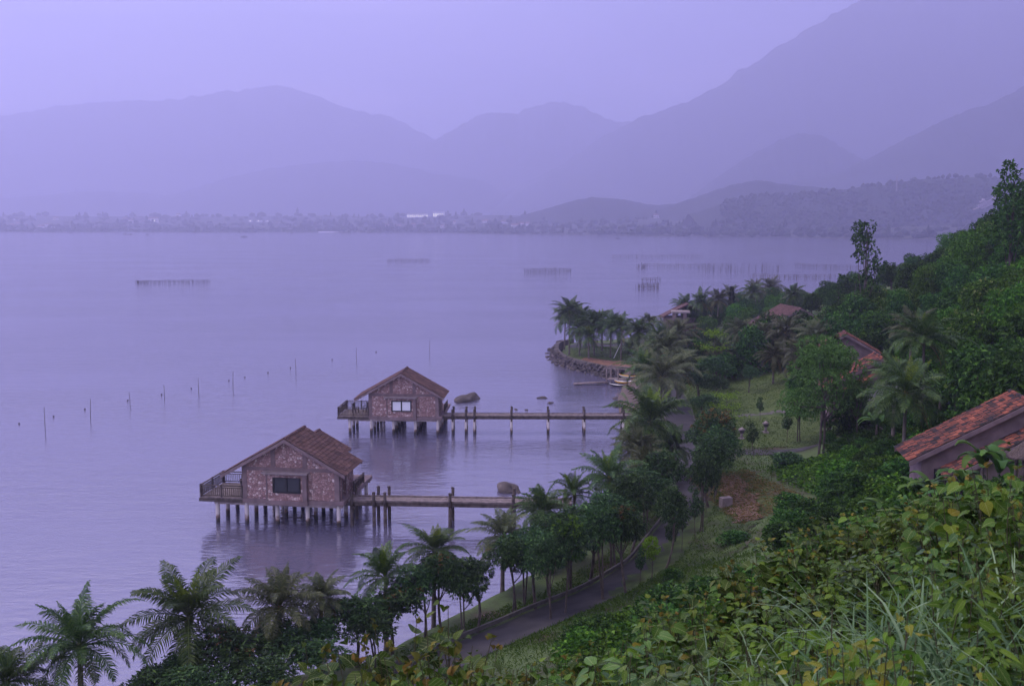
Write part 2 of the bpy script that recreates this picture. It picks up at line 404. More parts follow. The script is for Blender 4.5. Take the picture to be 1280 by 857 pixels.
M['tip'] = leaf_mat('rust_shoot_tip', [(0, (.10,.13,.035)), (.6, (.18,.17,.05)), (1, (.26,.17,.06))], .25)
M['grass'] = leaf_mat('long_grass', [(0, (.07,.13,.055)), (.6, (.15,.24,.11)), (1, (.30,.39,.22))], .3, .4, .5, tone=1.15, blue=.95)
M['turf'] = leaf_mat('turf_blade', [(0, (.04,.08,.015)), (1, (.10,.16,.035))], .2)
M['twig'] = surf('twig', [(.3, (.05,.05,.025)), (.7, (.11,.10,.05))], 8, bump=0)
# ================================================================== THE SETTING
LAND = np.array([(-130, 26), (-60, 38), (-26, 42.5), (-18, 46), (-8, 51.5), (-2.2, 60), (3, 67.5), (6.4, 74), (8.6, 80), (11, 92),
                 (12.6, 108), (13.2, 122), (14.2, 134), (15.6, 142), (16.6, 150), (14.6, 155), (11.6, 161.5), (8.9, 169), (8.4, 178),
                 (9.4, 187), (13, 193), (19, 196), (27, 204), (36, 222), (46, 248), (62, 278), (90, 296), (130, 310), (230, 330),
                 (230, -60), (-130, -60)], float)
def sdist(x, y):
    """distance to the shore, positive on land"""
    x = np.atleast_1d(np.asarray(x, float)); y = np.atleast_1d(np.asarray(y, float))
    best = np.full(x.shape, 1e9); ins = np.zeros(x.shape, bool)
    n = len(LAND)
    for i in range(n):
        (ax, ay), (bx, by) = LAND[i], LAND[(i + 1) % n]
        dx, dy = bx - ax, by - ay
        t = np.clip(((x - ax) * dx + (y - ay) * dy) / (dx * dx + dy * dy), 0, 1)
        best = np.minimum(best, np.hypot(x - ax - t * dx, y - ay - t * dy))
        c = ((ay > y) != (by > y)) & (x < (bx - ax) * (y - ay) / (by - ay + 1e-12) + ax)
        ins ^= c
    return np.where(ins, best, -best)
CTL = np.array([
 (0,56,1.3),(8,70,1.3),(14,84,1.3),(18,97,1.3),(22,105,1.4),(15,120,1.2),(17,135,1.2),(12,165,1.2),(11,180,1.2),(25,190,1.3),(30,160,1.4),
 (26,104,1.8),(22,120,1.5),(32,110,2),(30,130,2),(38,112,3),(40,140,4),(38,180,2),(45,220,1.5),(60,260,1.5),
 (-60,30,2),(-26,36,1.5),(-18,40,1.3),(-8,46,1.3),(-100,20,3),(-60,10,6),(-130,-10,8),
 (0,0,22.3),(4,0,22.7),(-5,0,21),(-10,0,17),(-30,0,8),(0,6,20.2),(3.5,7,20.9),(6,4,22.6),(-4,8,17.2),(1.7,9.5,19.2),(3.5,10,19.9),(-1,5,20.4),(2.2,4.5,21.4),
 (0,12,16.5),(4,14,17.6),(8,12,21),(12,10,23.5),(12,25,15.5),(0,25,9.5),(6,30,10.5),(-10,20,8),(-12,32,2.5),(-4,44,1.8),
 (16,40,9.5),(12,50,5),(6.5,58,1.6),(11,62,1.9),(16,70,2.9),(15,78,1.7),(21,86,2.2),(20.5,60,6.3),(21,52,9.3),(27,52,9.8),(30,60,9.5),(25,75,5.0),(27,88,2.3),(27,95,1.7),(33,98,2.1),
 (33,90,6.0),(36,95,6.6),(42,80,12),(50,95,15.5),(53,120,14),(62,120,21),(80,130,32),(50,140,8),(60,160,9),(46,160,3.5),(80,180,18),(90,220,9),
 (40,60,15),(60,70,25),(30,30,19),(50,40,27),(100,60,46),(120,120,44),(70,250,2),(100,260,3),(140,250,12),(170,150,60),(170,50,60),(170,0,50),(40,0,28),(80,0,40)], float)
def _phi(r): return r                                      # linear kernel: no overshoot
_D = np.hypot(CTL[:, None, 0] - CTL[None, :, 0], CTL[:, None, 1] - CTL[None, :, 1])
_A = np.block([[_phi(_D), np.c_[np.ones(len(CTL)), CTL[:, :2]]], [np.c_[np.ones(len(CTL)), CTL[:, :2]].T, np.zeros((3, 3))]])
_W = np.linalg.solve(_A, np.r_[CTL[:, 2], 0, 0, 0])
def hill_h(x, y):
    d = np.hypot(x[:, None] - CTL[None, :, 0], y[:, None] - CTL[None, :, 1])
    return _phi(d) @ _W[:-3] + _W[-3] + _W[-2] * x + _W[-1] * y
GX0, GY0, GS = -120.0, -16.0, 1.0
GNX, GNY = 320, 352
_gx, _gy = np.meshgrid(GX0 + GS * np.arange(GNX), GY0 + GS * np.arange(GNY))
_fx, _fy = _gx.ravel(), _gy.ravel()
GH = np.concatenate([hill_h(_fx[i:i+20000], _fy[i:i+20000]) for i in range(0, len(_fx), 20000)])
GD = sdist(_fx, _fy)
_n1 = np.array([mnoise.noise(Vector((a * .11, b * .11, 0))) for a, b in zip(_fx, _fy)])
GH = np.maximum(GH + _n1 * np.clip((GH - 2) * .12, 0, .6), .95 + .2 * _n1)
_s = np.clip((GD + 1.3) / 2.4, 0, 1); _s = _s * _s * (3 - 2 * _s)
GH = -2.2 + (GH + 2.2) * _s
GH = GH.reshape(GNY, GNX)
def H(x, y):
    u = (np.asarray(x, float) - GX0) / GS; v = (np.asarray(y, float) - GY0) / GS
    i = np.clip(np.floor(u).astype(int), 0, GNX - 2); j = np.clip(np.floor(v).astype(int), 0, GNY - 2)
    fu, fv = u - i, v - j
    a, b, c, d = GH[j, i], GH[j, i+1], GH[j+1, i+1], GH[j+1, i]
    return np.where(fu >= fv, a + (b - a) * fu + (c - b) * fv, a + (c - d) * fu + (d - a) * fv)
def hit(px, py, far=330):
    """where a pixel's ray meets the ground (or the lake)"""
    d = ray(px, py)
    for Y in np.arange(2.0, far, .25):
        t = Y / d[1]; x, z = d[0] * t, CAM_H + d[2] * t
        if z <= max(0.0, float(H(x, Y))): return x, Y, z
    return None
idx = np.arange(GNX * GNY).reshape(GNY, GNX)
a_, b_, c_, d_ = idx[:-1, :-1].ravel(), idx[:-1, 1:].ravel(), idx[1:, 1:].ravel(), idx[1:, :-1].ravel()
tri = np.concatenate([np.c_[a_, b_, c_], np.c_[a_, c_, d_]])
m, t, b = new_mat('hillside_soil_and_grass')
tcn = N(t, 'ShaderNodeTexCoord')
nz = N(t, 'ShaderNodeTexNoise'); nz.inputs['Scale'].default_value = .35; nz.inputs['Detail'].default_value = 9; L(t, tcn.outputs['Object'], nz.inputs['Vector'])
rp = ramp_node(t, [(.3, (.075,.052,.035)), (.42, (.055,.070,.026)), (.55, (.075,.12,.034)), (.7, (.10,.15,.045))]); L(t, nz.outputs[0], rp.inputs[0])
L(t, rp.outputs[0], b.inputs['Base Color']); b.inputs['Roughness'].default_value = .95
nb = N(t, 'ShaderNodeTexNoise'); nb.inputs['Scale'].default_value = 6; nb.inputs['Detail'].default_value = 5; L(t, tcn.outputs['Object'], nb.inputs['Vector'])
bp = N(t, 'ShaderNodeBump'); bp.inputs['Strength'].default_value = .7; bp.inputs['Distance'].default_value = .12; L(t, nb.outputs[0], bp.inputs['Height']); L(t, bp.outputs[0], b.inputs['Normal'])
M['soil'] = m
mb = MB(); mb.add(np.c_[_fx, _fy, GH.ravel()], tri, 0, True)
tag(mb.build('terrain', M['soil']), kind='structure')

def spline(pts, n):
    P_ = np.array(pts, float); k = len(P_); out = []
    for s in np.linspace(0, k - 1 - 1e-6, n):
        i = int(s); f = s - i
        p0, p1, p2, p3 = P_[max(i-1, 0)], P_[i], P_[min(i+1, k-1)], P_[min(i+2, k-1)]
        out.append(.5 * ((2*p1) + (-p0+p2)*f + (2*p0-5*p1+4*p2-p3)*f*f + (-p0+3*p1-3*p2+p3)*f**3))
    return np.array(out)
def ribbon(name, line, width, lift, mat, across=6, n=160, mi_uv=True):
    """a sheet laid along a line on the ground"""
    c = spline(line, n); d = np.gradient(c, axis=0); d /= np.linalg.norm(d, axis=1)[:, None]
    nrm = np.c_[-d[:, 1], d[:, 0]]
    w = np.interp(np.linspace(0, 1, n), np.linspace(0, 1, len(width)), width) if hasattr(width, '__len__') else np.full(n, width)
    v = []
    for k in range(across + 1):
        q = c + nrm * (w[:, None] * (k / across - .5)); v.append(np.c_[q, H(q[:, 0], q[:, 1]) + lift])
    v = np.stack(v, 1); ii = np.arange(n * (across + 1)).reshape(n, across + 1)
    f = np.c_[ii[:-1, :-1].ravel(), ii[1:, :-1].ravel(), ii[1:, 1:].ravel(), ii[:-1, 1:].ravel()]
    mb = MB(); mb.add(v.reshape(-1, 3), f[:, ::-1], 0, True)
    return mb.build(name, mat), c, nrm, w
def patch(name, poly, lift, mat, step=.5):
    """a sheet filling an outline on the ground"""
    poly = np.array(poly, float); x0, y0 = poly.min(0); x1, y1 = poly.max(0)
    xs, ys = np.arange(x0 - step, x1 + step, step), np.arange(y0 - step, y1 + step, step)
    X, Y = np.meshgrid(xs, ys); ins = np.zeros(X.shape, bool)
    wob = np.array([mnoise.noise(Vector((a * .5, b_ * .5, 3))) for a, b_ in zip(X.ravel(), Y.ravel())]).reshape(X.shape) * .7
    Xq, Yq = X + wob, Y + wob[::-1]
    for (ax, ay), (bx, by) in zip(poly, np.roll(poly, -1, 0)):
        ins ^= ((ay > Yq) != (by > Yq)) & (Xq < (bx - ax) * (Yq - ay) / (by - ay + 1e-12) + ax)
    ii = np.arange(X.size).reshape(X.shape)
    ok = ins[:-1, :-1] & ins[1:, 1:]
    f = np.c_[ii[:-1, :-1][ok], ii[:-1, 1:][ok], ii[1:, 1:][ok], ii[1:, :-1][ok]]
    mb = MB(); mb.add(np.c_[X.ravel(), Y.ravel(), H(X.ravel(), Y.ravel()) + lift], f, 0, True)
    return mb.build(name, mat)
M['asphalt'] = surf('asphalt', [(.3, (.040,.038,.042)), (.7, (.075,.070,.076))], .8, detail=8, bump=.2, bscale=30)
M['kerb'] = surf('kerb_stone', [(.3, (.08,.075,.07)), (.7, (.16,.15,.14))], 2)
M['lawn'] = surf('lawn_grass', [(.3, (.05,.08,.02)), (.5, (.075,.115,.028)), (.7, (.105,.14,.04))], 1.2, detail=10, bump=.5, bscale=18)
M['verge'] = surf('verge_grass', [(.3, (.045,.045,.022)), (.45, (.045,.068,.022)), (.65, (.075,.115,.03))], .9, detail=10, bump=.5, bscale=12)
M['dirt'] = surf('bare_brown_soil', [(.3, (.10,.06,.045)), (.5, (.16,.10,.075)), (.7, (.21,.14,.10))], 1.6, detail=10, bump=.8, bscale=9, stretch=(.6, 2.2, 1))
M['redsoil'] = surf('red_soil', [(.3, (.17,.085,.055)), (.7, (.27,.15,.10))], .7, detail=8, bump=.4)
M['sand'] = surf('beach_sand', [(.3, (.09,.065,.055)), (.7, (.16,.12,.10))], .8, detail=8, bump=.3)
_le = [at_z(p, q, 1.35)[:2] for p, q in ((470, 838), (575, 799), (629, 780), (680, 757), (729, 732), (762, 713), (794, 693), (837, 641))]
_le = np.array(_le); _dd = np.gradient(_le, axis=0); _dd /= np.linalg.norm(_dd, axis=1)[:, None]
ROAD = [tuple(q) for q in _le + np.c_[_dd[:, 1], -_dd[:, 0]] * 1.7] + [(15.9, 85), (17.2, 92), (18.2, 101), (19.3, 112), (20.6, 124), (21.6, 138), (22.4, 152), (22, 166), (20, 178), (15, 184)]
road, RC, RN, RW = ribbon('road', ROAD, 3.2, .05, M['asphalt'], n=260); tag(road, kind='structure')
for s_ in (-1, 1):
    mbk = MB(); n_ = len(RC)
    i0 = RC + RN * (s_ * 1.61); i1 = RC + RN * (s_ * 1.75)
    z = H(RC[:, 0], RC[:, 1])
    v = np.stack([np.c_[i0, z - .1], np.c_[i0, z + .12], np.c_[i1, z + .12], np.c_[i1, z - .1]], 1)
    ii = np.arange(n_ * 4).reshape(n_, 4)
    f = np.concatenate([np.c_[ii[:-1, k], ii[1:, k], ii[1:, k+1], ii[:-1, k+1]] for k in range(3)])
    mbk.add(v.reshape(-1, 3), f if s_ < 0 else f[:, ::-1]); tag(mbk.build('kerb', M['kerb']), kind='structure')
path, PC_, PN_, PW_ = ribbon('path', [(18.2, 95.5), (22, 96.6), (27, 95.2), (31.5, 94.2), (36, 96)], 2.6, .06, M['asphalt'], n=70); tag(path, kind='structure')
tag(patch('lawn', [(20.6, 98.8), (27, 97.6), (32, 96.6), (37, 99), (40, 108), (39, 124), (33, 146), (25, 150), (22.5, 138), (21.3, 118)], .05, M['lawn']), kind='structure')
tag(patch('cross_path', [(21.8, 112.6), (38, 114.6), (38, 116), (21.8, 114)], .08, M['kerb']), kind='structure')
tag(patch('verge', [(5.4, 57.5), (9.5, 55.5), (14, 59.5), (17, 66.5), (18.4, 74), (20.5, 84), (22.5, 93), (19.6, 93.4), (18, 86), (15.8, 78), (12.6, 70.5)], .06, M['verge']), kind='structure')
tag(patch('bare_soil', [(15.4, 67), (17.4, 66.6), (18.4, 72), (19.2, 79), (19.6, 85), (18.2, 85), (17.2, 79), (16, 72)], .11, M['dirt'], .4), kind='structure')
tag(patch('beach', [(12.8, 120), (15.4, 119), (17.6, 132), (19, 145), (18.2, 153), (15, 156.5), (14, 154), (15.5, 149), (14.6, 140), (13.2, 130)], .06, M['sand']), kind='structure')
tag(patch('promontory_lawn', [(15.8, 155.5), (12.4, 162), (9.8, 169.5), (9.4, 178), (10.4, 186), (14, 190.5), (20, 193), (24, 186), (22, 158)], .07, M['lawn']), kind='structure')
tag(patch('promontory_soil', [(15.2, 155.8), (12.2, 161.6), (11, 165.5), (13.5, 166), (16.8, 162.5), (20.5, 161), (20.5, 156.5)], .12, M['redsoil']), kind='structure')
tag(patch('plaza', [(10.2, 180.5), (14, 179), (22, 181), (22, 189), (14, 188), (11, 186)], .12, M['asphalt']), kind='structure')

# ---- the lake
m, t, b = new_mat('lake_water')
g = N(t, 'ShaderNodeNewGeometry')
mpn = N(t, 'ShaderNodeMapping'); mpn.inputs['Scale'].default_value = (.55, 1.5, 1); L(t, g.outputs['Position'], mpn.inputs[0])
n1 = N(t, 'ShaderNodeTexNoise'); n1.inputs['Scale'].default_value = 1.5; n1.inputs['Detail'].default_value = 4; n1.inputs['Distortion'].default_value = .6; L(t, mpn.outputs[0], n1.inputs['Vector'])
n2 = N(t, 'ShaderNodeTexNoise'); n2.inputs['Scale'].default_value = .35; n2.inputs['Detail'].default_value = 3; L(t, mpn.outputs[0], n2.inputs['Vector'])
n3 = N(t, 'ShaderNodeTexNoise'); n3.inputs['Scale'].default_value = .02; n3.inputs['Detail'].default_value = 4; L(t, mpn.outputs[0], n3.inputs['Vector'])
ad = N(t, 'ShaderNodeMath', operation='MULTIPLY_ADD'); ad.inputs[1].default_value = 1.6; L(t, n2.outputs[0], ad.inputs[0]); L(t, n1.outputs[0], ad.inputs[2])
st = N(t, 'ShaderNodeMapRange'); st.inputs['From Min'].default_value = .35; st.inputs['From Max'].default_value = .65; st.inputs['To Min'].default_value = .12; st.inputs['To Max'].default_value = .6; L(t, n3.outputs[0], st.inputs[0])
bp = N(t, 'ShaderNodeBump'); bp.inputs['Distance'].default_value = .15; L(t, st.outputs[0], bp.inputs['Strength']); L(t, ad.outputs[0], bp.inputs['Height']); L(t, bp.outputs[0], b.inputs['Normal'])
b.inputs['Base Color'].default_value = (.11, .105, .165, 1); b.inputs['Roughness'].default_value = .10; b.inputs['IOR'].default_value = 3.4; b.inputs['Specular IOR Level'].default_value = .5
M['water'] = m
FAR = 8200.0
mb = MB(); mb.add([(-FAR, -280, 0), (FAR, -280, 0), (FAR, FAR, 0), (-FAR, FAR, 0)], [(0, 1, 2, 3)])
tag(mb.build('lake', M['water']), kind='structure')

# ---- the far shore, the hills and the mountains
SH = [at_z(p, q, 0.0)[:2] for p, q in ((-500, 290), (-100, 290), (400, 290.3), (560, 291), (640, 292.5), (760, 294), (900, 296), (1060, 298), (1280, 300.5), (1500, 302))]
SHX, SHY = np.array([p[0] for p in SH]), np.array([p[1] for p in SH])
def shore_y(x):
    return np.interp(x, SHX, SHY) + 14 * np.sin(x * .021) + 8 * np.sin(x * .057 + 1)
def FL(x, y):
    d = np.asarray(y) - shore_y(x)
    q = np.clip(d / 1100.0, 0, 1)
    return np.where(d < 0, -3.0, .8 + 1.2 * np.clip(d / 30, 0, 1) + 40 * q ** 1.25)
def fhit(px, py):
    d = ray(px, py)
    for Y in np.arange(1300, 4200, 4.0):
        t_ = Y / d[1]; x, z = d[0] * t_, CAM_H + d[2] * t_
        if z <= FL(x, Y) and FL(x, Y) > 0: return x, Y, float(FL(x, Y))
    return None
M['far_ground'] = surf('far_fields', [(.3, (.02,.026,.016)), (.6, (.035,.04,.024)), (.8, (.08,.07,.05))], .01, bump=0)
xs = np.linspace(-4200, 4200, 240); ds = np.concatenate([[-6, -1, 1, 6, 14], np.linspace(30, 1100, 30), np.linspace(1250, 2400, 12)])
X = np.repeat(xs[None], len(ds), 0); Yy = shore_y(xs)[None] + ds[:, None]
Z = FL(X, Yy); Z = np.where(ds[:, None] < 0, -1.0, Z); Z += np.array([mnoise.noise(Vector((a*.004, c*.004, 5))) for a, c in zip(X.ravel(), Yy.ravel())]).reshape(X.shape) * np.clip(ds[:, None]/150, 0, 1) * 4
ii = np.arange(X.size).reshape(X.shape)
f = np.c_[ii[:-1, :-1].ravel(), ii[:-1, 1:].ravel(), ii[1:, 1:].ravel(), ii[1:, :-1].ravel()]
mb = MB(); mb.add(np.c_[X.ravel(), Yy.ravel(), Z.ravel()], f, 0, True)
tag(mb.build('far_shore', M['far_ground']), kind='structure')
M['forest'] = surf('wooded_slope', [(.3, (.007,.012,.009)), (.7, (.022,.03,.018))], .012, detail=10, bump=0)
def ridge(name, line, D, depth, seed, rough=.10, n=260, nv=22, mat=None):
    line = np.array(line, float); px = np.linspace(line[0, 0], line[-1, 0], n)
    py = np.interp(px, line[:, 0], line[:, 1])
    k = np.ones(5) / 5; py = np.convolve(np.r_[py[:2], py, py[-2:]], k, 'valid')
    top = np.array([at_y(p, q, D) for p, q in zip(px, py)])
    crest = np.array([mnoise.fractal(Vector((x * 11 / depth + seed, 0, seed)), .7, 2.1, 5) for x in top[:, 0]]); top[:, 2] += crest * top[:, 2] * .018
    v = []
    for j, s in enumerate(np.linspace(-1, 1, nv)):
        y = D + s * depth * (1 if s < 0 else .6)
        sh = (1 - abs(s)) ** .9
        nzv = np.array([mnoise.fractal(Vector((x * 3.2 / depth + seed, s * 2.2, seed * .7)), .8, 2.1, 6) for x in top[:, 0]])
        z = np.maximum(top[:, 2], 2) * np.clip(sh * (1 + rough * 1.8 * nzv * min(1, abs(s) * 3)), 0, 1 - abs(s) * .35) - (2 if abs(s) > .99 else 0)
        z = np.maximum(z, -2)
        v.append(np.c_[top[:, 0] * (y / D) ** .3, np.full(n, y), z])
    v = np.stack(v); ii = np.arange(n * nv).reshape(nv, n)
    f = np.c_[ii[:-1, :-1].ravel(), ii[:-1, 1:].ravel(), ii[1:, 1:].ravel(), ii[1:, :-1].ravel()]
    mb = MB(); mb.add(v.reshape(-1, 3), f, 0, True)
    return tag(mb.build(name, mat or M['forest']), kind='structure')
ridge('mountain', [(-500,200),(-250,160),(0,140),(70,128),(150,122),(190,121),(240,114),(300,106),(355,99),(385,110),(420,124),(455,136),(480,137),(510,152),(545,171),(580,190),(640,215),(720,240),(820,264)], 7400, 900, 1)
ridge('mountain', [(380,255),(470,205),(545,171),(580,150),(610,135),(640,134),(675,124),(700,121),(730,130),(760,144),(790,147),(840,165),(900,190),(1000,240)], 7000, 800, 2)
ridge('mountain', [(600,262),(700,205),(750,168),(790,147),(830,133),(870,115),(910,92),(950,65),(985,42),(1040,10),(1100,-22),(1180,-34),(1280,-30),(1450,25),(1700,90),(1900,200)], 5600, 1000, 3)
ridge('mountain', [(-500,246),(-200,240),(0,246),(60,243),(100,237),(150,238),(215,243),(300,216),(350,206),(405,200),(450,198),(495,202),(545,215),(600,222),(640,247),(700,264)], 5600, 600, 4, n=200)
ridge('mountain', [(880,262),(990,226),(1050,210),(1090,192),(1140,167),(1190,140),(1240,120),(1280,102),(1400,60),(1500,60),(1700,150)], 3400, 600, 5, n=200)
ridge('hill', [(840,262),(915,205),(955,180),(990,163),(1030,165),(1060,185),(1110,215),(1180,250)], 4000, 300, 6, n=120)
ridge('hill', [(640,272),(695,256),(720,248),(740,245),(775,247),(815,255),(865,252),(890,258),(940,268)], 2600, 240, 7, .06, n=120)
ridge('hill', [(820,262),(860,248),(915,228),(950,222),(980,227),(1010,231),(1100,240),(1200,262)], 2450, 240, 8, .06, n=120)
ridge('hill', [(860,268),(910,250),(940,243),(970,243),(1040,236),(1090,231),(1140,223),(1180,220),(1260,219),(1400,205),(1600,200),(1800,260)], 1960, 260, 9, .08, n=200)

# ---- the air: one box of even haze round everything
hz = bpy.data.materials.new('haze'); hz.use_nodes = True
t = hz.node_tree
for n in list(t.nodes): t.nodes.remove(n)
o_ = N(t, 'ShaderNodeOutputMaterial'); pv = N(t, 'ShaderNodeVolumePrincipled')
pv.inputs['Color'].default_value = (.705, .715, 1.0, 1)
pv.inputs['Density'].default_value = 3.7e-4
pv.inputs['Anisotropy'].default_value = 0.45
L(t, pv.outputs[0], o_.inputs['Volume'])
mb = MB(); mb.box(-8600, 8600, -400, 8600, -4.0, 1600)
tag(mb.build('haze', hz), kind='stuff')

# far woods: clumps of trees in belts over the far plain, and on the near hill of the far side
M['far_tree'] = leaf_mat('far_tree', [(0, (.006,.011,.009)), (1, (.022,.032,.018))], 0)
mbw = MB()
def far_clump(x, y, z, r, h, k):
    v, f = ICO[1]
    s_ = np.array([1 + .35 * mnoise.noise(Vector(p * 1.7) + Vector((k * 3.1, k, 0))) for p in v])
    mbw.add(v * s_[:, None] * (r, r, h * .5) + (x, y, z + h * .42), f, 0, False)
k = 0
for d0, step, hh in ((12, 11, 7), (60, 13, 8), (130, 14, 9), (240, 16, 10), (380, 18, 11), (560, 20, 12), (800, 24, 13), (1060, 28, 14)):
    x = -1900.0
    while x < 1700:
        dens = mnoise.noise(Vector((x * .006, d0 * .01, 2.2)))
        y = float(shore_y(x)) + d0 + rng.uniform(-.3, .5) * max(20, d0 * .3)
        if dens > -.34 and abs(x / y) < .62:
            tall = 1.5 if x > 150 and d0 < 200 else 1.0
            h = hh * tall * rng.uniform(.6, 1.35)
            for q in range(2): far_clump(x + rng.uniform(-5, 5), y + rng.uniform(-8, 8), float(FL(x, y)) - .5, h * rng.uniform(.45, .8), h * rng.uniform(.7, 1.1), k); k += 1
            if rng.random() < .25: far_clump(x, y, float(FL(x, y)), h * .28, h * 1.7, k)
        x += step * rng.uniform(.6, 1.4)
for q in range(1500):                                     # woods on the nearest far hill
    px = rng.uniform(900, 1330); D = rng.uniform(1740, 1960)
    x = (px - 640) / FPX * D
    lineY = np.interp(px, [860,910,940,970,1040,1090,1140,1180,1260,1400], [268,250,243,243,236,231,223,220,219,205])
    ztop = at_y(px, lineY, 1960)[2] * (1 - (1960 - D) / 260) ** .9
    if ztop > 3: far_clump(x, D, ztop - 3, rng.uniform(3.5, 6.5), rng.uniform(6, 11), q)
o = mbw.build('far_woods', M['far_tree']); tag(o, 'hazy belt of woods along the far shore of the lake', 'woods', kind='stuff')
# ================================================================== BUILDINGS
def wpos(root, p):                        # a point in a thing's own frame -> world
    return Matrix.Translation(root.location) @ Matrix.Rotation(root.rotation_euler.z, 4, 'Z') @ Vector(p)
def tile_roof(apex, eave, y0, y1, thick=.1, tw=.24, tl=.34, seed=0, jit=.012):
    """one slope of a tiled roof: every tile a small plate, laid in courses from the eave up; x,z run from eave to apex"""
    r = np.random.default_rng(seed); mb = MB()
    ax, az = apex; ex, ez = eave
    Ls = math.hypot(ax - ex, az - ez); ux, uz = (ax - ex) / Ls, (az - ez) / Ls
    nx, nz = -uz, ux
    if nz < 0: nx, nz = -nx, -nz
    rows = int(Ls / tl) + 1; cols = int((y1 - y0) / tw) + 1; w = (y1 - y0) / cols
    for i in range(rows):
        s0 = i * tl - .04; s1 = min((i + 1) * tl + .05, Ls)
        if s1 - s0 < .05: continue
        for j in range(cols):
            off = r.uniform(-jit, jit); lo = thick + .035 + off; hi = thick + .005 + r.uniform(-jit, jit) * .5
            ya = y0 + j * w + .004; yb = y0 + (j + 1) * w - .004; ym = (ya + yb) / 2
            v = []
            for s_, hgt in ((s0, lo), (s1, hi)):
                for y_, bmp in ((ya, 0), (ym, .028), (yb, 0)):
                    v.append((ex + ux*s_ + nx*(hgt+bmp), y_ + r.uniform(-.006, .006), ez + uz*s_ + nz*(hgt+bmp)))
            v += [(ex + ux*s0 + nx*(lo-.03), ya, ez + uz*s0 + nz*(lo-.03)), (ex + ux*s0 + nx*(lo-.03), yb, ez + uz*s0 + nz*(lo-.03))]
            mb.faces(v, [(0, 1, 4, 3), (1, 2, 5, 4), (6, 7, 2, 1, 0)])
    return mb
def roof_deck(apex, eave, y0, y1, thick=.1):
    mb = MB(); ax, az = apex; ex, ez = eave
    Ls = math.hypot(ax - ex, az - ez); ux, uz = (ax - ex) / Ls, (az - ez) / Ls
    nx, nz = -uz, ux
    if nz < 0: nx, nz = -nx, -nz
    mb.prism([(ex, ez), (ax, az), (ax + nx*thick*.98, az + nz*thick*.98), (ex + nx*thick*.98, ez + nz*thick*.98)], y0, y1)
    return mb
def add_roof(root, ax, az, exl, exr, slope, y0, y1, tiles, seed, name='roof', rakemat=None, tw=.24, tl=.34):
    """two tiled slopes, ridge tiles and rake boards under one roof part"""
    base = None
    for q, ex in enumerate((exl, exr)):
        ez = az - abs(ex - ax) * slope
        d = roof_deck((ax, az), (ex, ez), y0, y1).build(name + '_slope', M['darkwood'], root)
        tile_roof((ax, az), (ex, ez), y0 - .03, y1 + .03, seed=seed + q, tw=tw, tl=tl).build('roof_tiling', M[tiles], d)
        for yy in (y0 - .07, y1 + .02):
            rk = MB(); rk.prism([(ax, az - .20), (ax, az + .06), (ex, ez + .06), (ex, ez - .20)], yy, yy + .05)
            rk.build('rake_board', M[rakemat or 'plaster'], d)
    rg = MB()
    n = int((y1 - y0) / .38)
    for i in range(n):
        ya = y0 + (y1 - y0) * i / n; yb = y0 + (y1 - y0) * (i + 1) / n + .03
        a = np.linspace(-.2, math.pi + .2, 7)
        v = [(ax + .15 * math.cos(q), ya, az + .09 + .13 * math.sin(q)) for q in a] + [(ax + .135 * math.cos(q), yb, az + .09 + .115 * math.sin(q)) for q in a]
        rg.faces(v, [(k, k+1, 8+k, 7+k) for k in range(6)] + [tuple(range(7))])
    rg.build('ridge_tiles', M[tiles], root)
def railing(root, a, b, z, h=.95):
    mb = MB(); a = Vector((*a, z)); b = Vector((*b, z)); L_ = (b - a).length; d = (b - a) / L_
    for k in (0, .5, 1) if L_ > 2.5 else (0, 1):
        p = a + d * L_ * k; mb.beam(p, p + Vector((0, 0, h + .08)), .12, .12, up=(0, 1, 0.01))
    mb.beam(a + Vector((0, 0, h)), b + Vector((0, 0, h)), .13, .07)
    mb.beam(a + Vector((0, 0, h - .18)), b + Vector((0, 0, h - .18)), .05, .06)
    mb.beam(a + Vector((0, 0, .12)), b + Vector((0, 0, .12)), .05, .07)
    n = int(L_ / .17)
    for k in range(1, n):
        p = a + d * (L_ * k / n); mb.beam(p + Vector((0, 0, .12)), p + Vector((0, 0, h - .18)), .045, .045, up=(0, 1, 0.01))
    return mb.build('railing', M['darkwood'], root)
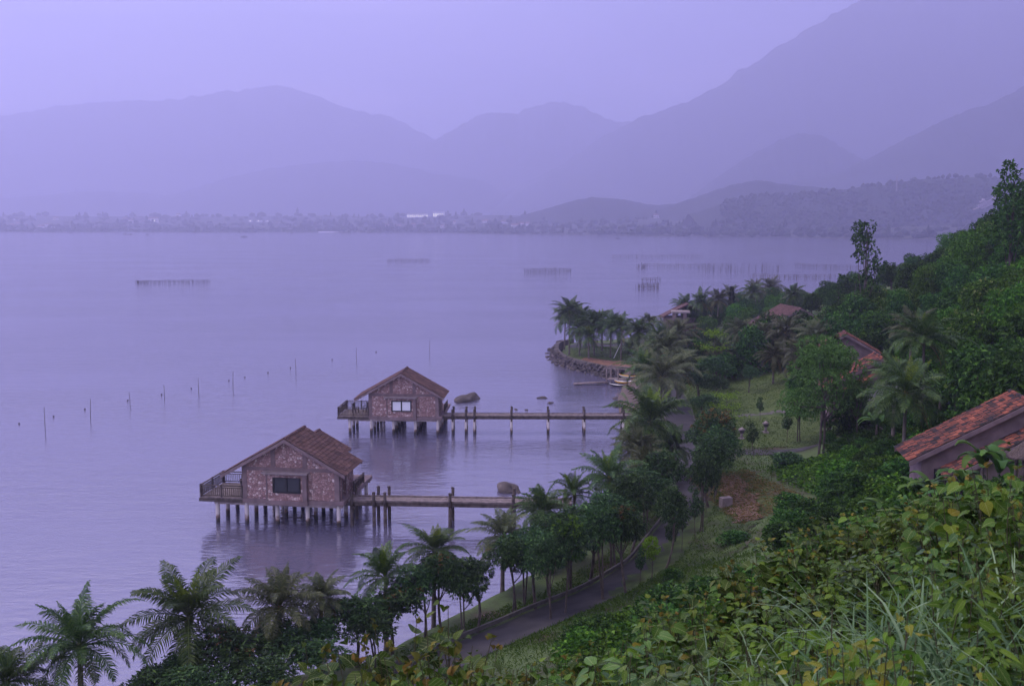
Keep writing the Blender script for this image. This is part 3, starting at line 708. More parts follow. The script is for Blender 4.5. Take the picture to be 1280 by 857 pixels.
def bungalow(loc, rz, label, curtain, seed):
    root = empty('stilt_bungalow', loc, rz, label, 'bungalow', 'stone bungalows standing on stilts in the lake')
    FZ = 2.12
    AX, AZ, SL = -.2, 7.05, .565
    def top(x): return AZ - abs(x - AX) * SL - .02
    # floor slab, deck and piles
    MB().box(-3.98, 4.35, -.12, 8.3, FZ - .34, FZ).build('floor_slab', M['plaster'], root)
    dk = MB()
    for k in range(26):
        x0 = -7.55 + k * .1377; dk.box(x0, x0 + .128, -.1, 4.4, FZ - .1, FZ - .02 + rng.uniform(-.006, .006))
    deck = dk.build('deck', M['greywood'], root)
    MB().box(-7.6, -3.99, -.16, -.04, FZ - .36, FZ - .11).box(-7.6, -3.99, 4.3, 4.42, FZ - .36, FZ - .11).box(-7.62, -7.5, -.03, 4.29, FZ - .36, FZ - .11).box(-7.4, -3.99, 2.0, 2.15, FZ - .36, FZ - .11).build('deck_beam', M['darkwood'], deck)
    for i, x in enumerate((-6.2, -3.75, -1.2, 1.3, 3.85)):
        for j, y in enumerate((.15, 2.1, 4.05, 6.1, 8.05)):
            if i == 0 and j > 2: continue
            mp_ = MB(); mp_.tube([(x, y, -2.0), (x, y, FZ - .35)], .17, 10); mp_.build('pile', M['pile'], root)
    bm_ = MB()
    for y in (.15, 2.1, 4.05, 6.1, 8.05): bm_.box(-3.9 if y > 4.2 else -6.4, 4.2, y - .13, y + .13, FZ - .58, FZ - .345)
    bm_.build('floor_beam', M['concrete'], root)
    # gable walls and long walls of rubble stone, with rendered posts and bands
    T = .28
    def gable(y):
        fw = MB(); fw.prism([(-3.95, FZ), (3.95, FZ), (3.95, top(3.95)), (AX, top(AX)), (-3.95, top(-3.95))], y, y + T)
        return fw.build('gable_wall', M['stone'], root)
    gw = gable(0); gable(4.0 - T)
    for ya, yb in ((T + .002, .95), (1.8, 3.715)): MB().box(3.95 - T, 3.95, ya, yb, FZ, top(3.95) - .02).build('long_wall', M['stone'], root)
    MB().box(-3.95, -3.95 + T, T + .002, 4 - T - .002, FZ, top(-3.95) - .02).build('long_wall', M['stone'], root)
    MB().box(3.0, 3.3, .6, 2.1, FZ, top(3.5) - .1).build('entrance_shade_block', M['interior_shade'], root)  # solid block; the shade of the entrance gap is put into its colour
    pst = MB()
    for x0, x1 in ((-3.99, -3.6), (3.6, 3.99)): pst.box(x0, x1, -.035, .3, FZ + .002, top(max(abs(x0), abs(x1)) if x0 > 0 else -3.99) - .08)
    for xc in (-1.4, 1.22):
        pst.box(xc - .18, xc + .18, -.035, -.001, 4.72, top(xc) - .12)
    pst.box(-3.6 + .002, 3.6 - .002, -.03, -.001, 4.42, 4.70)
    pst.box(3.956, 3.99, .302, 3.7, 4.2, 4.4)
    pst.box(3.956, 3.985, .8, .96, FZ + .002, 4.198).box(3.956, 3.985, 1.79, 1.95, FZ + .002, 4.198)
    pst.build('wall_post', M['plaster'], root)
    # the window bay with its slab hood
    bay = MB().box(-1.85, 1.4, -.34, -.002, FZ - .02, 4.33).build('window_bay', M['stone'], root)
    hd = MB().box(-2.15, 1.62, -.72, -.036, 4.335, 4.42).box(-2.05, 1.52, -.6, -.036, 4.24, 4.333)
    hd.build('window_hood', M['concrete'], bay)
    MB().box(1.1, 1.44, -.375, -.002, FZ - .018, 4.238).box(-1.9, -1.78, -.375, -.33, FZ - .018, 4.238).box(-1.95, 1.5, -.42, -.001, FZ - .36, FZ - .022).build('bay_pier', M['plaster'], bay)
    wx0, wx1, wz0, wz1 = -1.32, .95, 2.74, 3.98
    fr = MB()
    for x0, x1, z0, z1 in ((wx0, wx1, wz0, wz0+.11), (wx0, wx1, wz1-.11, wz1), (wx0, wx0+.13, wz0+.11, wz1-.11), (wx1-.13, wx1, wz0+.11, wz1-.11), (-.25, -.12, wz0+.11, wz1-.11)):
        fr.box(x0, x1, -.43, -.342, z0, z1)
    win = fr.build('window', M['frame'], root)
    for x0, x1 in ((wx0+.13, -.25), (-.12, wx1-.13)):
        MB().box(x0 + .002, x1 - .002, -.375, -.345, wz0 + .112, wz1 - .112).build('pane', M['curtain' if curtain else 'glass'], win)
    # the main roof, then the entrance wing behind with its own lower roof
    add_roof(root, AX, AZ, -5.5, 4.65, SL, -.62, 4.2, 'brown_tile', seed)
    wg = MB(); wg.prism([(-2.6, FZ), (2.2, FZ), (2.2, 4.4), (-.3, 5.75), (-2.6, 4.45)], 4.62, 8.0)
    wg.build('entrance_wing', M['stone'], root)
    MB().box(2.205, 2.24, 4.6, 4.85, FZ, 4.1).build('wing_post', M['plaster'], root)
    add_roof(root, -.3, 5.95, -3.2, 2.5, SL, 4.45, 8.2, 'brown_tile', seed + 5, 'wing_roof')
    # railings of the deck and of the entrance
    railing(root, (-7.5, -.02), (-4.02, -.02), FZ); railing(root, (-7.5, .1), (-7.5, 4.3), FZ); railing(root, (-7.4, 4.32), (-4.0, 4.32), FZ)
    railing(root, (4.28, 2.9), (4.28, 5.8), FZ, .8)
    return root
def chair(loc, rz, label, group='dark timber chairs on the bungalow decks'):
    r_ = empty('deck_chair', loc, rz, label, 'chair', group)
    MB().box(-.28, .28, -.26, .3, .40, .46).build('seat', M['darkwood'], r_)
    bk = MB()
    for k in range(5): bk.box(-.26 + k*.11, -.18 + k*.11, .27, .31, .47, 1.02)
    bk.box(-.28, .28, .265, .315, 1.02, 1.1).build('backrest', M['darkwood'], r_)
    for x in (-.25, .25):
        for y in (-.22, .27): MB().box(x-.03, x+.03, y-.03, y+.03, 0, .399).build('leg', M['darkwood'], r_)
    for x in (-.31, .31): MB().box(x-.035, x+.035, -.24, .3, .64, .69).box(x-.03, x+.03, -.22, -.16, .46, .639).build('armrest', M['darkwood'], r_)
    return r_
def pot(loc, label, s=1.0):
    r_ = empty('planter', loc, 0, label, 'planter')
    a = np.linspace(0, 2*math.pi, 13)[:-1]; prof = [(.0, 0), (.22, 0), (.3, .3), (.33, .5), (.36, .52), (.36, .58), (.29, .58), (.27, .5), (0, .48)]
    v = [(r0*s*math.cos(q), r0*s*math.sin(q), z*s) for r0, z in prof for q in a]
    f = [(i*12+k, i*12+(k+1) % 12, (i+1)*12+(k+1) % 12, (i+1)*12+k) for i in range(len(prof)-1) for k in range(12)]
    MB().add(v, f, 0, True).build('pot', M['darkwood'], r_)
    return r_
hx, hy, _ = at_z(364.5, 656.5, 0)
B1 = bungalow((hx, hy, 0), -R(7.5), 'nearer stone bungalow on stilts with dark panes and wide tiled gable roof', False, 11)
hx, hy, _ = at_z(505, 543.2, 0)
B2 = bungalow((hx, hy, 0), -R(3.0), 'farther stone bungalow on stilts with white curtains drawn in its window', True, 31)
p = wpos(B1, (-5.3, 3.4, 2.12)); pot(p, 'dark planter on the railed deck of the nearer bungalow', 1.05)
chair(wpos(B2, (-5.9, 1.9, 2.12)), R(60), 'dark chair at the outer side of the farther bungalow deck')
chair(wpos(B2, (-4.8, 2.6, 2.12)), R(-40), 'dark chair beside the wall on the farther bungalow deck')

def pier(a, b, label, fr, width=1.55, low='pile'):
    """a plank walkway on paired posts from a to b"""
    a = Vector(a); b = Vector(b); Lg = (b - a).length
    root = empty('wooden_pier', a, math.atan2(b.y - a.y, b.x - a.x), label, 'pier', 'plank walkways from the bungalows to the shore')
    z = a.z
    root.location.z = 0
    pl = MB(); n = int(Lg / .2)
    for k in range(n):
        x = Lg * k / n; pl.box(x, x + Lg / n - .014, -width/2 + rng.uniform(-.03, .03), width/2 + rng.uniform(-.03, .03), z - .05, z + rng.uniform(-.008, .008))
    pl.build('planking', M['greywood'], root)
    for y in (-width/2 + .1, width/2 - .1): MB().box(0, Lg, y - .09, y + .09, z - .36, z - .052).build('stringer', M['darkwood'], root)
    for y in (-width/2 + .02, width/2 - .02): MB().box(0, Lg, y - .06, y + .06, z + .01, z + .1).build('edge_rail', M['greywood'], root)
    for f_ in fr:
        x = Lg * f_
        for y in (-width/2 - .15, width/2 + .15):
            ps = MB().tube([(x, y, -2), (x, y, z - .37)], .14, 8).build('post', M[low], root); MB().tube([(x, y, z - .369), (x + rng.uniform(-.04, .04), y, z + .75)], .125, 8).build('post_head', M['darkwood'], ps)
            MB().tube([(x, y, z + .75), (x, y, z + .82)], [.16, .10], 8).build('post_cap', M['darkwood'], root)
        MB().box(x - .09, x + .09, -width/2 - .3, width/2 + .3, z - .6, z - .362).build('crosshead', M['darkwood'], root)
    return root
a = wpos(B1, (4.36, 1.5, 1.95)); e_ = at_z(715, 627, 1.95)
pier(a, e_, 'long plank pier on dark posts from the nearer bungalow to the palms', (.02, .12, .17, .46, .74, .97), low='darkwood')
a = wpos(B2, (4.36, 1.5, 2.05)); e_ = at_z(790, 518.5, 2.05)
pier(a, e_, 'long plank pier on pale posts from the farther bungalow to the shore', (.05, .12, .165, .36, .555, .745, .95))

def land_house(loc, rz, label, w=5.8, depth=3.4, wall=3.4, slope=.565, porch=True, tiles='red_tile', seed=1, pw=4.3, pdrop=1.25, wallmat='whitewall', back=True):
    root = empty('tiled_house', loc, rz, label, 'house')
    AZ = wall + w * slope
    g = w - .75
    MB().prism([(-g, 0), (g, 0), (g, AZ - g*slope - .02), (0, AZ - .02), (-g, AZ - g*slope - .02)], .5, depth - .4).build('wall', M['plaster'], root)
    add_roof(root, 0, AZ, -w, w, slope, 0, depth, tiles, seed, tw=.19, tl=.27)
    if back:
        MB().prism([(-g*.8, 0), (g*.8, 0), (g*.8, wall + .4), (0, AZ - .75), (-g*.8, wall + .4)], depth - .39, depth + 5).build('rear_wall', M['plaster'], root)
        add_roof(root, 0, AZ - .55, -w*.85, w*.85, slope, depth + .1, depth + 5.4, tiles, seed + 40, 'rear_roof')
    if porch:
        add_roof(root, 0, AZ - pdrop, -pw, pw, slope, -1.6, .2, tiles, seed + 9, 'porch_roof', tw=.19, tl=.27)
        MB().prism([(-pw + .6, wall*.72), (pw - .6, wall*.72), (pw - .6, AZ - pdrop - (pw-.6)*slope - .03), (0, AZ - pdrop - .03), (-pw + .6, AZ - pdrop - (pw-.6)*slope - .03)], -1.2, -1.0).build('porch_gable', M[wallmat], root)
        for x in (-pw + .75, -1.2, 1.2, pw - .75): MB().box(x - .14, x + .14, -1.25, -.97, 0, wall*.72).build('porch_post', M['plaster'], root)
        d = MB().box(-.55, .55, .44, .498, 0, 2.1).build('door', M['darkwood'], root)
        for x in () if pw > 4 else (-2.6, 2.6):
            wn = MB().box(x-.7, x+.7, .43, .498, .9, 2.2).build('window', M['frame'], root)
            MB().box(x-.6, x+.6, .41, .428, 1.0, 2.1).build('pane', M['glass'], wn)
    return root
# the near tiled house on the slope
x, y, z = at_y(1138, 579, 51.5); 
H1 = land_house((x + 5.85, y - .7, z - 2.9), -R(9), 'near house on the slope with mossy red tiles and a lower porch roof', 5.9, 3.4, 2.9, .565, seed=51, pw=4.4, pdrop=1.3, wallmat='plaster', back=False)
MB().box(-4.5, -1.6, .40, .496, .3, 2.5).build('veranda_shade_panel', M['interior_shade'], H1)  # near-black panel on the solid wall, painted shade of a veranda
MB().box(1.6, 4.5, .40, .496, .3, 2.5).build('veranda_shade_panel', M['interior_shade'], H1)  # second panel of painted veranda shade, mirrored
x, y, z = at_y(1104, 449, 92)
H2 = land_house((x, y, z - 6.1), -R(9), 'red tiled house with white porch gable among palms on the hillside', 5.4, 4.2, 3.05, .565, seed=71, pw=3.4, pdrop=1.0, back=False)
x, y, z = at_y(1058, 414, 106)
H3 = land_house((x, y, z - 5.6), -R(14), 'tiled house half hidden behind the white gabled house', 3.6, 3.5, 3.2, .56, porch=False, seed=81, back=False)
x, y, z = at_y(1002, 386, 168)
H4 = land_house((x, y, z - 6.2), R(8), 'dark roofed house beyond the palm grove', 6.4, 9, 2.8, .53, porch=False, tiles='brown_tile', seed=91, back=False)
# the lakeside pavilion: thick columns, flat slab, brown roof behind
x, y, z = at_y(851, 389, 205)
pv_ = empty('lakeside_pavilion', (x, y, float(H(x, y))), -R(6), 'pavilion with square pink columns and flat white slab above the palms', 'pavilion')
hgt = z - float(H(x, y))
for cx, cy in ((-1.25, 0), (.9, 0), (-1.25, 2.4), (.9, 2.4)): MB().box(cx - .32, cx + .32, cy - .32, cy + .32, 0, hgt - .35).build('column', M['plaster'], pv_)
MB().box(-1.9, 1.9, -.6, 3.0, hgt - .35, hgt).build('roof_slab', M['concrete'], pv_)
MB().box(-2.2, 2.2, -.9, 3.3, -1, .25).build('plinth', M['concrete'], pv_)
rr = MB(); rr.prism([(-4.0, hgt - 1.7), (1.6, hgt + 1.3), (7.2, hgt - 1.7), (7.2, hgt - 1.95), (1.6, hgt + 1.05), (-4.0, hgt - 1.95)], 3.3, 9.5); rr.build('rear_roof', M['brown_tile'], pv_)
MB().box(-3.2, 6.4, 3.8, 9.0, 0, hgt - 1.7).build('rear_wall', M['plaster'], pv_)
# thatched shelter on the slope
def thatch_mat():
    return surf('thatch', [(.3, (.06,.045,.04)), (.7, (.17,.13,.11))], 3, stretch=(6, 6, .6), bump=.8, bscale=20)
M['thatch'] = thatch_mat()
x, y, z = at_y(1292, 552, 43)
th = empty('thatched_shelter', (x, y, float(H(x, y))), 0, 'small thatched shelter in front of the near tiled house', 'shelter')
hh = z - float(H(x, y)) + .3
mb = MB(); a = np.linspace(0, 2*math.pi, 25)[:-1]
v = [(0, 0, hh)] + [(r0*math.cos(q)*(1+.05*math.sin(q*7)), r0*math.sin(q), hh - dz + .06*math.sin(q*5+r0)) for r0, dz in ((.5, .45), (.95, .9), (1.05, 1.02), (.8, .9)) for q in a]
mb.faces(v, [(0, 1+k, 1+(k+1) % 24) for k in range(24)] + [(1+i*24+k, 1+(i+1)*24+k, 1+(i+1)*24+(k+1) % 24, 1+i*24+(k+1) % 24) for i in range(3) for k in range(24)], 0, True)
mb.build('thatch_roof', M['thatch'], th)
for q in range(4):
    a0 = q * math.pi / 2 + .6; MB().tube([(.7*math.cos(a0), .7*math.sin(a0), -.3), (.7*math.cos(a0), .7*math.sin(a0), hh - .8)], .08, 7).build('post', M['darkwood'], th)
# ---- rocks
def boulder(px, py, wpx, hpx, label, seed, group=None, mat='rock'):
    x, y, _ = at_z(px, py, 0); s = y / FPX
    o = MB().blob((0, 0, 0), (wpx*s*.52, wpx*s*.30, hpx*s*.62), seed, 4 if wpx > 20 else 3, .36, freq=1.1).blob((wpx*s*.2, .1, -hpx*s*.1), (wpx*s*.32, wpx*s*.26, hpx*s*.42), seed + 3, 3, .4).mesh('boulder', M[mat])
    o = put('boulder', o); o.location = (x, y, -.05 * hpx * s); o.rotation_euler = (0, 0, seed)
    return tag(o, label, 'rock', group)
boulder(583, 500, 36, 15, 'large rounded boulder in the water behind the farther bungalow', 1)
boulder(636, 612, 42, 15, 'long low boulder in the water beside the nearer pier', 2)
boulder(678, 497.5, 12, 4.5, 'small dark rock in the water off the promontory', 3)
boulder(688, 503.5, 11, 3, 'flat dark rock in the water just above the farther pier', 4)
boulder(645, 512, 7, 2.6, 'small rock behind the farther pier, the one nearer the big boulder', 5)
boulder(658, 512.5, 5, 2.2, 'tiny rock showing behind the middle of the farther pier', 6)
o = boulder(784, 506, 34, 7, 'pale sloping boulder on the little beach', 7); o.location.z = .3
boulder(770, 498, 16, 4, 'small stone at the waterline of the little beach', 8)
x, y, z = hit(907, 634)
MB_ = MB().box(-.42, .42, -.28, .28, 0, .8); o = MB_.build('stone_block', M['concrete']); o.location = (x, y, z); o.rotation_euler = (0, 0, .3)
tag(o, 'pale concrete block beside the line of trunks on the verge', 'block')

# ---- the rubble sea wall of the promontory
wl = spline([(17, 151.5), (15.3, 153.6), (13, 157.8), (11, 161.4), (9.2, 166), (8.2, 171.5), (7.9, 178), (8.8, 186.5), (11.6, 192)], 70)
mb = MB()
dl = np.gradient(wl, axis=0); dl /= np.linalg.norm(dl, axis=1)[:, None]; nl = np.c_[-dl[:, 1], dl[:, 0]]
prof = [(.9, -1.5), (.45, .35), (.25, 1.45), (-.5, 1.5), (-.6, -1.5)]
v = np.concatenate([np.c_[wl + nl * a0, np.full(70, z0)] for a0, z0 in prof]); ii = np.arange(350).reshape(5, 70)
mb.add(v, np.concatenate([np.c_[ii[k, :-1], ii[k+1, :-1], ii[k+1, 1:], ii[k, 1:]] for k in range(4)]), 0)
for k in range(420):
    q = rng.uniform(0, 68.9); i = int(q); c = wl[i] * (1-q+i) + wl[i+1] * (q-i); hgt = rng.uniform(-.1, 1.5); off = .88 - hgt * .42 + rng.uniform(-.1, .12)
    r_ = rng.uniform(.16, .36); mb.blob((*(c + nl[i] * off), hgt), (r_, r_, r_ * .75), k, 1, .35)
for k in range(60):
    q = rng.uniform(0, 68.9); i = int(q); c = wl[i]; r_ = rng.uniform(.2, .5); mb.blob((*(c + nl[i] * rng.uniform(.9, 1.9)), rng.uniform(-.15, .1)), (r_, r_, r_*.7), k + 500, 1, .35)
tag(mb.build('stone_seawall', M['rubble']), 'curved rubble stone wall round the tip of the promontory', 'sea wall')

# ---- the boat landing: a post-and-beam frame, a floating log walk, boats on the bank
x0, y0, _ = at_z(771, 473, 1.0)
fr = empty('boat_landing', (x0, y0, .9), R(-25), 'wooden post and beam frame over the boat landing', 'frame')
for q, (a0, b0) in enumerate(((-1.6, 0), (.2, 0), (1.9, .2), (-1.6, 2), (1.9, 2.2))): MB().tube([(a0, b0, -2.2), (a0, b0, 1.55)], .11, 7).build('post', M['greywood'], fr)
MB().beam((-2, 0, 1.6), (2.4, .25, 1.5), .12, .16).beam((-2, 2, 1.62), (2.4, 2.25, 1.52), .12, .16).beam((-1.6, -.2, 1.72), (-1.6, 2.3, 1.72), .1, .1).beam((1.9, -.1, 1.62), (1.9, 2.5, 1.62), .1, .1).build('beam', M['greywood'], fr)
MB().box(-1.7, 2.0, .1, 2.0, -.2, -.08).build('landing_floor', M['greywood'], fr)
p0 = Vector(at_z(717, 480, .2)); p1 = Vector(at_z(760, 478, .35))
mb = MB()
for k in range(4): mb.tube([p0 + Vector((rng.uniform(-.3, .3), k*.22, 0)), (p0+p1)/2 + Vector((0, k*.22, .03)), p1 + Vector((0, k*.22, 0))], .11, 7)
tag(mb.build('log_walkway', M['greywood']), 'pale floating log walkway leading out from the boat landing', 'walkway')
def canoe(loc, rz, L_, mat, label, tilt=0):
    root = empty('kayak', loc, rz, label, 'kayak', 'kayaks lying on the bank by the boat landing')
    root.rotation_euler = (tilt, 0, rz)
    v = []; n = 13; s_ = 9
    for i in range(n):
        u = i / (n-1) * 2 - 1; w = .38 * (1 - abs(u)**2.2) ** .8 + .015; hgt = .34 * (1 - .35*(1-u*u)) + .12*u**4
        for k in range(s_):
            a0 = math.pi * k / (s_-1); v.append((u*L_/2, -w*math.cos(a0), .3 + (-.30*math.sin(a0)*(1-u**4*.6)) + (hgt-.3)))
    f = [(i*s_+k, i*s_+k+1, (i+1)*s_+k+1, (i+1)*s_+k) for i in range(n-1) for k in range(s_-1)]
    MB().add(v, f, 0, True).build('hull', M[mat], root)
    d = []
    for i in range(n):
        u = i / (n-1) * 2 - 1; w = .36 * (1 - abs(u)**2.2) ** .8 + .01; hgt = .34 * (1 - .35*(1-u*u)) + .12*u**4
        d += [(u*L_/2, -w, hgt), (u*L_/2, 0, hgt + .07), (u*L_/2, w, hgt)]
    MB().add(d, [(i*3+k, i*3+k+1, (i+1)*3+k+1, (i+1)*3+k) for i in range(n-1) for k in range(2)], 0, True).build('deck', M['white' if mat != 'white' else 'yellow'], root)
    a0 = np.linspace(0, 2*math.pi, 15)[:-1]
    MB().add([(.5*math.cos(q), .24*math.sin(q), .33 + zz) for zz in (0, .06) for q in a0], [(k, (k+1) % 14, 14+(k+1) % 14, 14+k) for k in range(14)]).add([(.48*math.cos(q), .22*math.sin(q), .375) for q in a0], [tuple(range(14))]).build('cockpit', M['black'], root)
    return root
for px, py, rz, mt, lb in ((777, 470, .1, 'black', 'black kayak with white deck nearest the landing frame'), (783, 472.5, .2, 'yellow', 'yellow kayak lying on the bank by the landing'), (789, 468, -.1, 'white', 'white and yellow kayak pulled up highest on the bank')):
    x, y, z = at_z(px, py, 1.5); canoe((x, y, float(H(x, y)) + .15), rz, 3.6, mt, lb)
# slanting white flagpole on the promontory
x, y, z = hit(766, 448)
o = MB().tube([(x, y, z - .3), (x + 1.4, y, z + 2.8)], .06, 6).build('leaning_pole', M['white']); tag(o, 'leaning white pole among the promontory palms', 'pole')

# ---- bamboo poles and floats of a net line across the lake
def stake(px, yb, yt, nm='bamboo_pole'):
    x, y, _ = at_z(px, yb, 0); h = at_y(px, yt, y)[2]
    mb = MB(); lean = rng.uniform(-.12, .12)
    mb.tube([(0, 0, -1.5), (lean*.4, 0, h*.5), (lean, .05, h)], [.042, .038, .028], 6)
    o = mb.build(nm, M['net']); o.location = (x, y, 0); return o
for px, yt, yb in ((56.4, 509, 536), (113, 498, 523.5), (163, 490, 507), (205.6, 481, 499), (248.6, 472, 494), (291, 464, 485.5), (370, 448, 467), (445.6, 434, 450), (537, 425, 440), (695, 333, 345), (977, 318, 325), (878, 348, 356)):
    tag(stake(px, yb, yt), 'thin bamboo pole standing alone in the open lake', 'pole', 'single bamboo poles in the lake')
for k, (px, py) in enumerate(((24, 530), (67, 521), (106, 512), (159.6, 501), (202, 493.6), (239, 486), (286, 476), (306, 472), (335, 466), (363, 460), (415, 449.6), (470, 440))):
    x, y, _ = at_z(px, py, 0); o = MB().blob((0, 0, .1), (.11, .10, .10), k, 2, .12).mesh('net_float', M['float']); o = put('net_float', o, None, (x, y, 0))
    tag(o, 'small dark float bobbing on the net line beside the bamboo poles', 'float', 'floats of the net line')
def trap(pts, n, hpx, label, net=True, jitter=1.0):
    """a fish trap: a fence of stakes standing in the lake"""
    P_ = [at_z(p, q, 0) for p, q in pts]
    root = empty('fish_trap', P_[0], 0, label, 'fish trap', 'fish traps of stakes in the lake')
    o0 = np.array(P_[0]); q = np.linspace(0, len(P_) - 1, n)
    for s in q:
        i = min(int(s), len(P_) - 2); c = np.array(P_[i]) * (1 - s + i) + np.array(P_[i+1]) * (s - i) - o0
        c[:2] += rng.normal(0, .25 * jitter, 2); h = hpx * c_y(o0) * rng.uniform(.55, 1.15)
        MB().tube([(c[0], c[1], -1), (c[0] + rng.uniform(-.2, .2), c[1], h)], (.06 if n > 50 and jitter < 1 else .07), 5, caps=False).build('stake', M['net'], root)
    if net:
        for i in range(len(P_) - 1):
            a0, b0 = np.array(P_[i]) - o0, np.array(P_[i+1]) - o0
            for zz in (.35, .8): MB().tube([(a0[0], a0[1], zz * hpx * c_y(o0)), (b0[0], b0[1], zz * hpx * c_y(o0))], .06, 5, caps=False).build('net_line', M['net'], root)
def c_y(o): return o[1] / FPX
trap([(170, 354), (185, 354.4), (225, 353.6), (262, 353.4)], 60, 4.2, 'long low row of stakes in open water, far from any other trap')
trap([(484, 327), (536, 326.4)], 44, 3.6, 'low row of stakes alone in the middle of the lake')
trap([(655, 341.5), (714, 341)], 64, 6.5, 'dense straight fence of tall stakes in the lake', True, .6)
trap([(796, 361), (824, 360.6)], 30, 7, 'short dense fence of stakes nearest the palms', True, .6)
trap([(802, 352), (812, 351.5), (826, 351)], 14, 5, 'small sparse trap just beyond the short dense fence', True, 2)
trap([(765, 321.5), (820, 322), (877, 321.5)], 46, 3.6, 'longest and farthest thin line of stakes and netting', True, 2)
trap([(801, 336), (805, 334), (860, 335), (912, 334)], 64, 5.5, 'tangled stake trap with a tall marker pole in front of the hill woods', True, 5)
trap([(880, 338), (905, 340), (940, 337), (975, 337)], 54, 9, 'scattered tall bare poles between the two tangled traps', False, 14)
trap([(995, 333), (1040, 335), (1090, 336)], 50, 4.5, 'stake trap half hidden by the slender tree', True, 4)
trap([(940, 346), (985, 348), (1045, 347)], 60, 5, 'trap of thin stakes just above the treetops of the grove', True, 6)

# ---- boats far out
def far_boat(px, py, wpx, label):
    x, y, _ = at_z(px, py, 0); s = y / FPX; Lb = wpx * s
    root = empty('fishing_boat', (x, y, 0), rng.uniform(-.15, .15), label, 'boat', 'small fishing boats off the far shore')
    v = []; n = 9
    for i in range(n):
        u = i/(n-1)*2-1; w = Lb*.13*(1-abs(u)**2.5)**.7+.02; zt = .7 + .9*abs(u)**2.2
        v += [(u*Lb/2, -w, zt), (u*Lb/2*.94, -w*.6, -.15), (u*Lb/2*.94, w*.6, -.15), (u*Lb/2, w, zt)]
    f = [(i*4+k, i*4+k+1, (i+1)*4+k+1, (i+1)*4+k) for i in range(n-1) for k in range(3)] + [(i*4+3, i*4, (i+1)*4, (i+1)*4+3) for i in range(n-1)]
    MB().add(v, f).build('hull', M['boat'], root)
    MB().box(-Lb*.12, Lb*.12, -.7, .7, .9, 2.3).build('cabin', M['boat'], root)
for px, py, w, lb in ((88, 292, 4, 'tiny boat nearest the western end of the far shore'), (157, 293.2, 7, 'longer boat with a neighbour close on its right'), (163.5, 293.4, 5, 'short boat close beside the longer one'), (184, 294, 4, 'lone dot of a boat between two pairs'), (213, 290.8, 6, 'dark boat under the shoreline in front of the pale houses'),
                     (244, 291.6, 4, 'faint boat lying right at the far shoreline'), (298, 291.2, 4, 'small boat just beyond the dark drifting one'), (305, 296.6, 9, 'dark boat drifting farthest out from the far shore'), (365, 291.8, 4, 'small boat off the dark wood of the far shore'), (463, 291.4, 8, 'low boat at the end of the pale landing strip'), (772, 298.4, 5, 'boat on the water below the low round hill')):
    far_boat(px, py, w, lb)
# ---- the far town
def far_house(px, py, wpx, hpx, label, wall='far_wall', roof=True, group=None, lit=0, dpx=None):
    q = fhit(px, py)
    if q is None: return
    x, y, z = q; s = y / FPX; w, h, d = wpx*s, hpx*s, (dpx or min(wpx, 7))*s
    root = empty('far_house', (x, y, z - .5), rng.uniform(-.25, .25), label, 'house', group)
    MB().box(-w/2, w/2, 0, d, 0, h).build('wall', M[wall], root)
    if roof: MB().prism([(-.6, h - .1), (d/2, h + d*.28), (d + .6, h - .1)], -w/2 - .5, w/2 + .5).build('roof', M['far_roof'], root).rotation_euler = (0, 0, R(90)); KIDS[root.name][-1].location = (0, 0, .12)
    wn = MB()
    n = max(2, int(w / 3.5))
    for k in range(n): wn.box(-w/2 + (k+.3)*w/n, -w/2 + (k+.7)*w/n, -.08, -.02, h*.35, h*.7)
    if h > 3: wn.build('window', M['glass'], root)
    if lit: MB().box(-w*.1, w*.1, -.2, -.1, h*.4, h*.7).build('lit_window', M['lit'], root)
    return root
G_ = 'small houses of the far town'
LB_ = 'small pale house among the trees of the far shore'
for px, py, w, h in ((14, 284, 5, 3), (22, 282, 6, 3), (30, 284, 5, 2.4), (50, 285, 6, 2.6), (58, 283.5, 5, 3), (64, 285.5, 5, 2.2), (20, 275, 7, 2), (68, 275, 5, 3), (155, 277, 6, 4), (163, 279, 5, 4), (186, 278, 4, 5), (222, 272, 4, 4), (228, 270, 5, 2), (285, 272, 4, 2), (348, 279, 7, 2), (362, 287, 6, 2), (386, 282, 4, 2),
                     (484, 284, 5, 3), (498, 285, 6, 2.6), (517, 284, 5, 4), (530, 283, 4, 3), (553, 285, 4, 3), (568, 281, 4, 4), (606, 279, 7, 3), (612, 276, 6, 2), (628, 280, 5, 3), (634, 279, 6, 3), (645, 285, 10, 4), (655, 282, 12, 3), (764, 288, 5, 2), (706, 274, 4, 2.6), (714, 291, 5, 2), (925, 288, 3, 2)):
    far_house(px, py, w, h, LB_, 'far_wall' if rng.random() < .6 else 'far_wall_dull', h > 2.2, G_)
far_house(172, 278, 10, 7, 'dull pink block of flats standing above the far town', 'far_wall_dull', False)
far_house(193, 279, 8, 6, 'pale house with a lit window beside the pink block of flats', 'far_wall', True, lit=1)
for px, w in ((313, 5), (323, 6), (334, 4)): far_house(px, 277.5, w, 2.6, 'low lit white shed in the row of three sheds on the far shore', 'white', False, 'row of lit white sheds', lit=1)
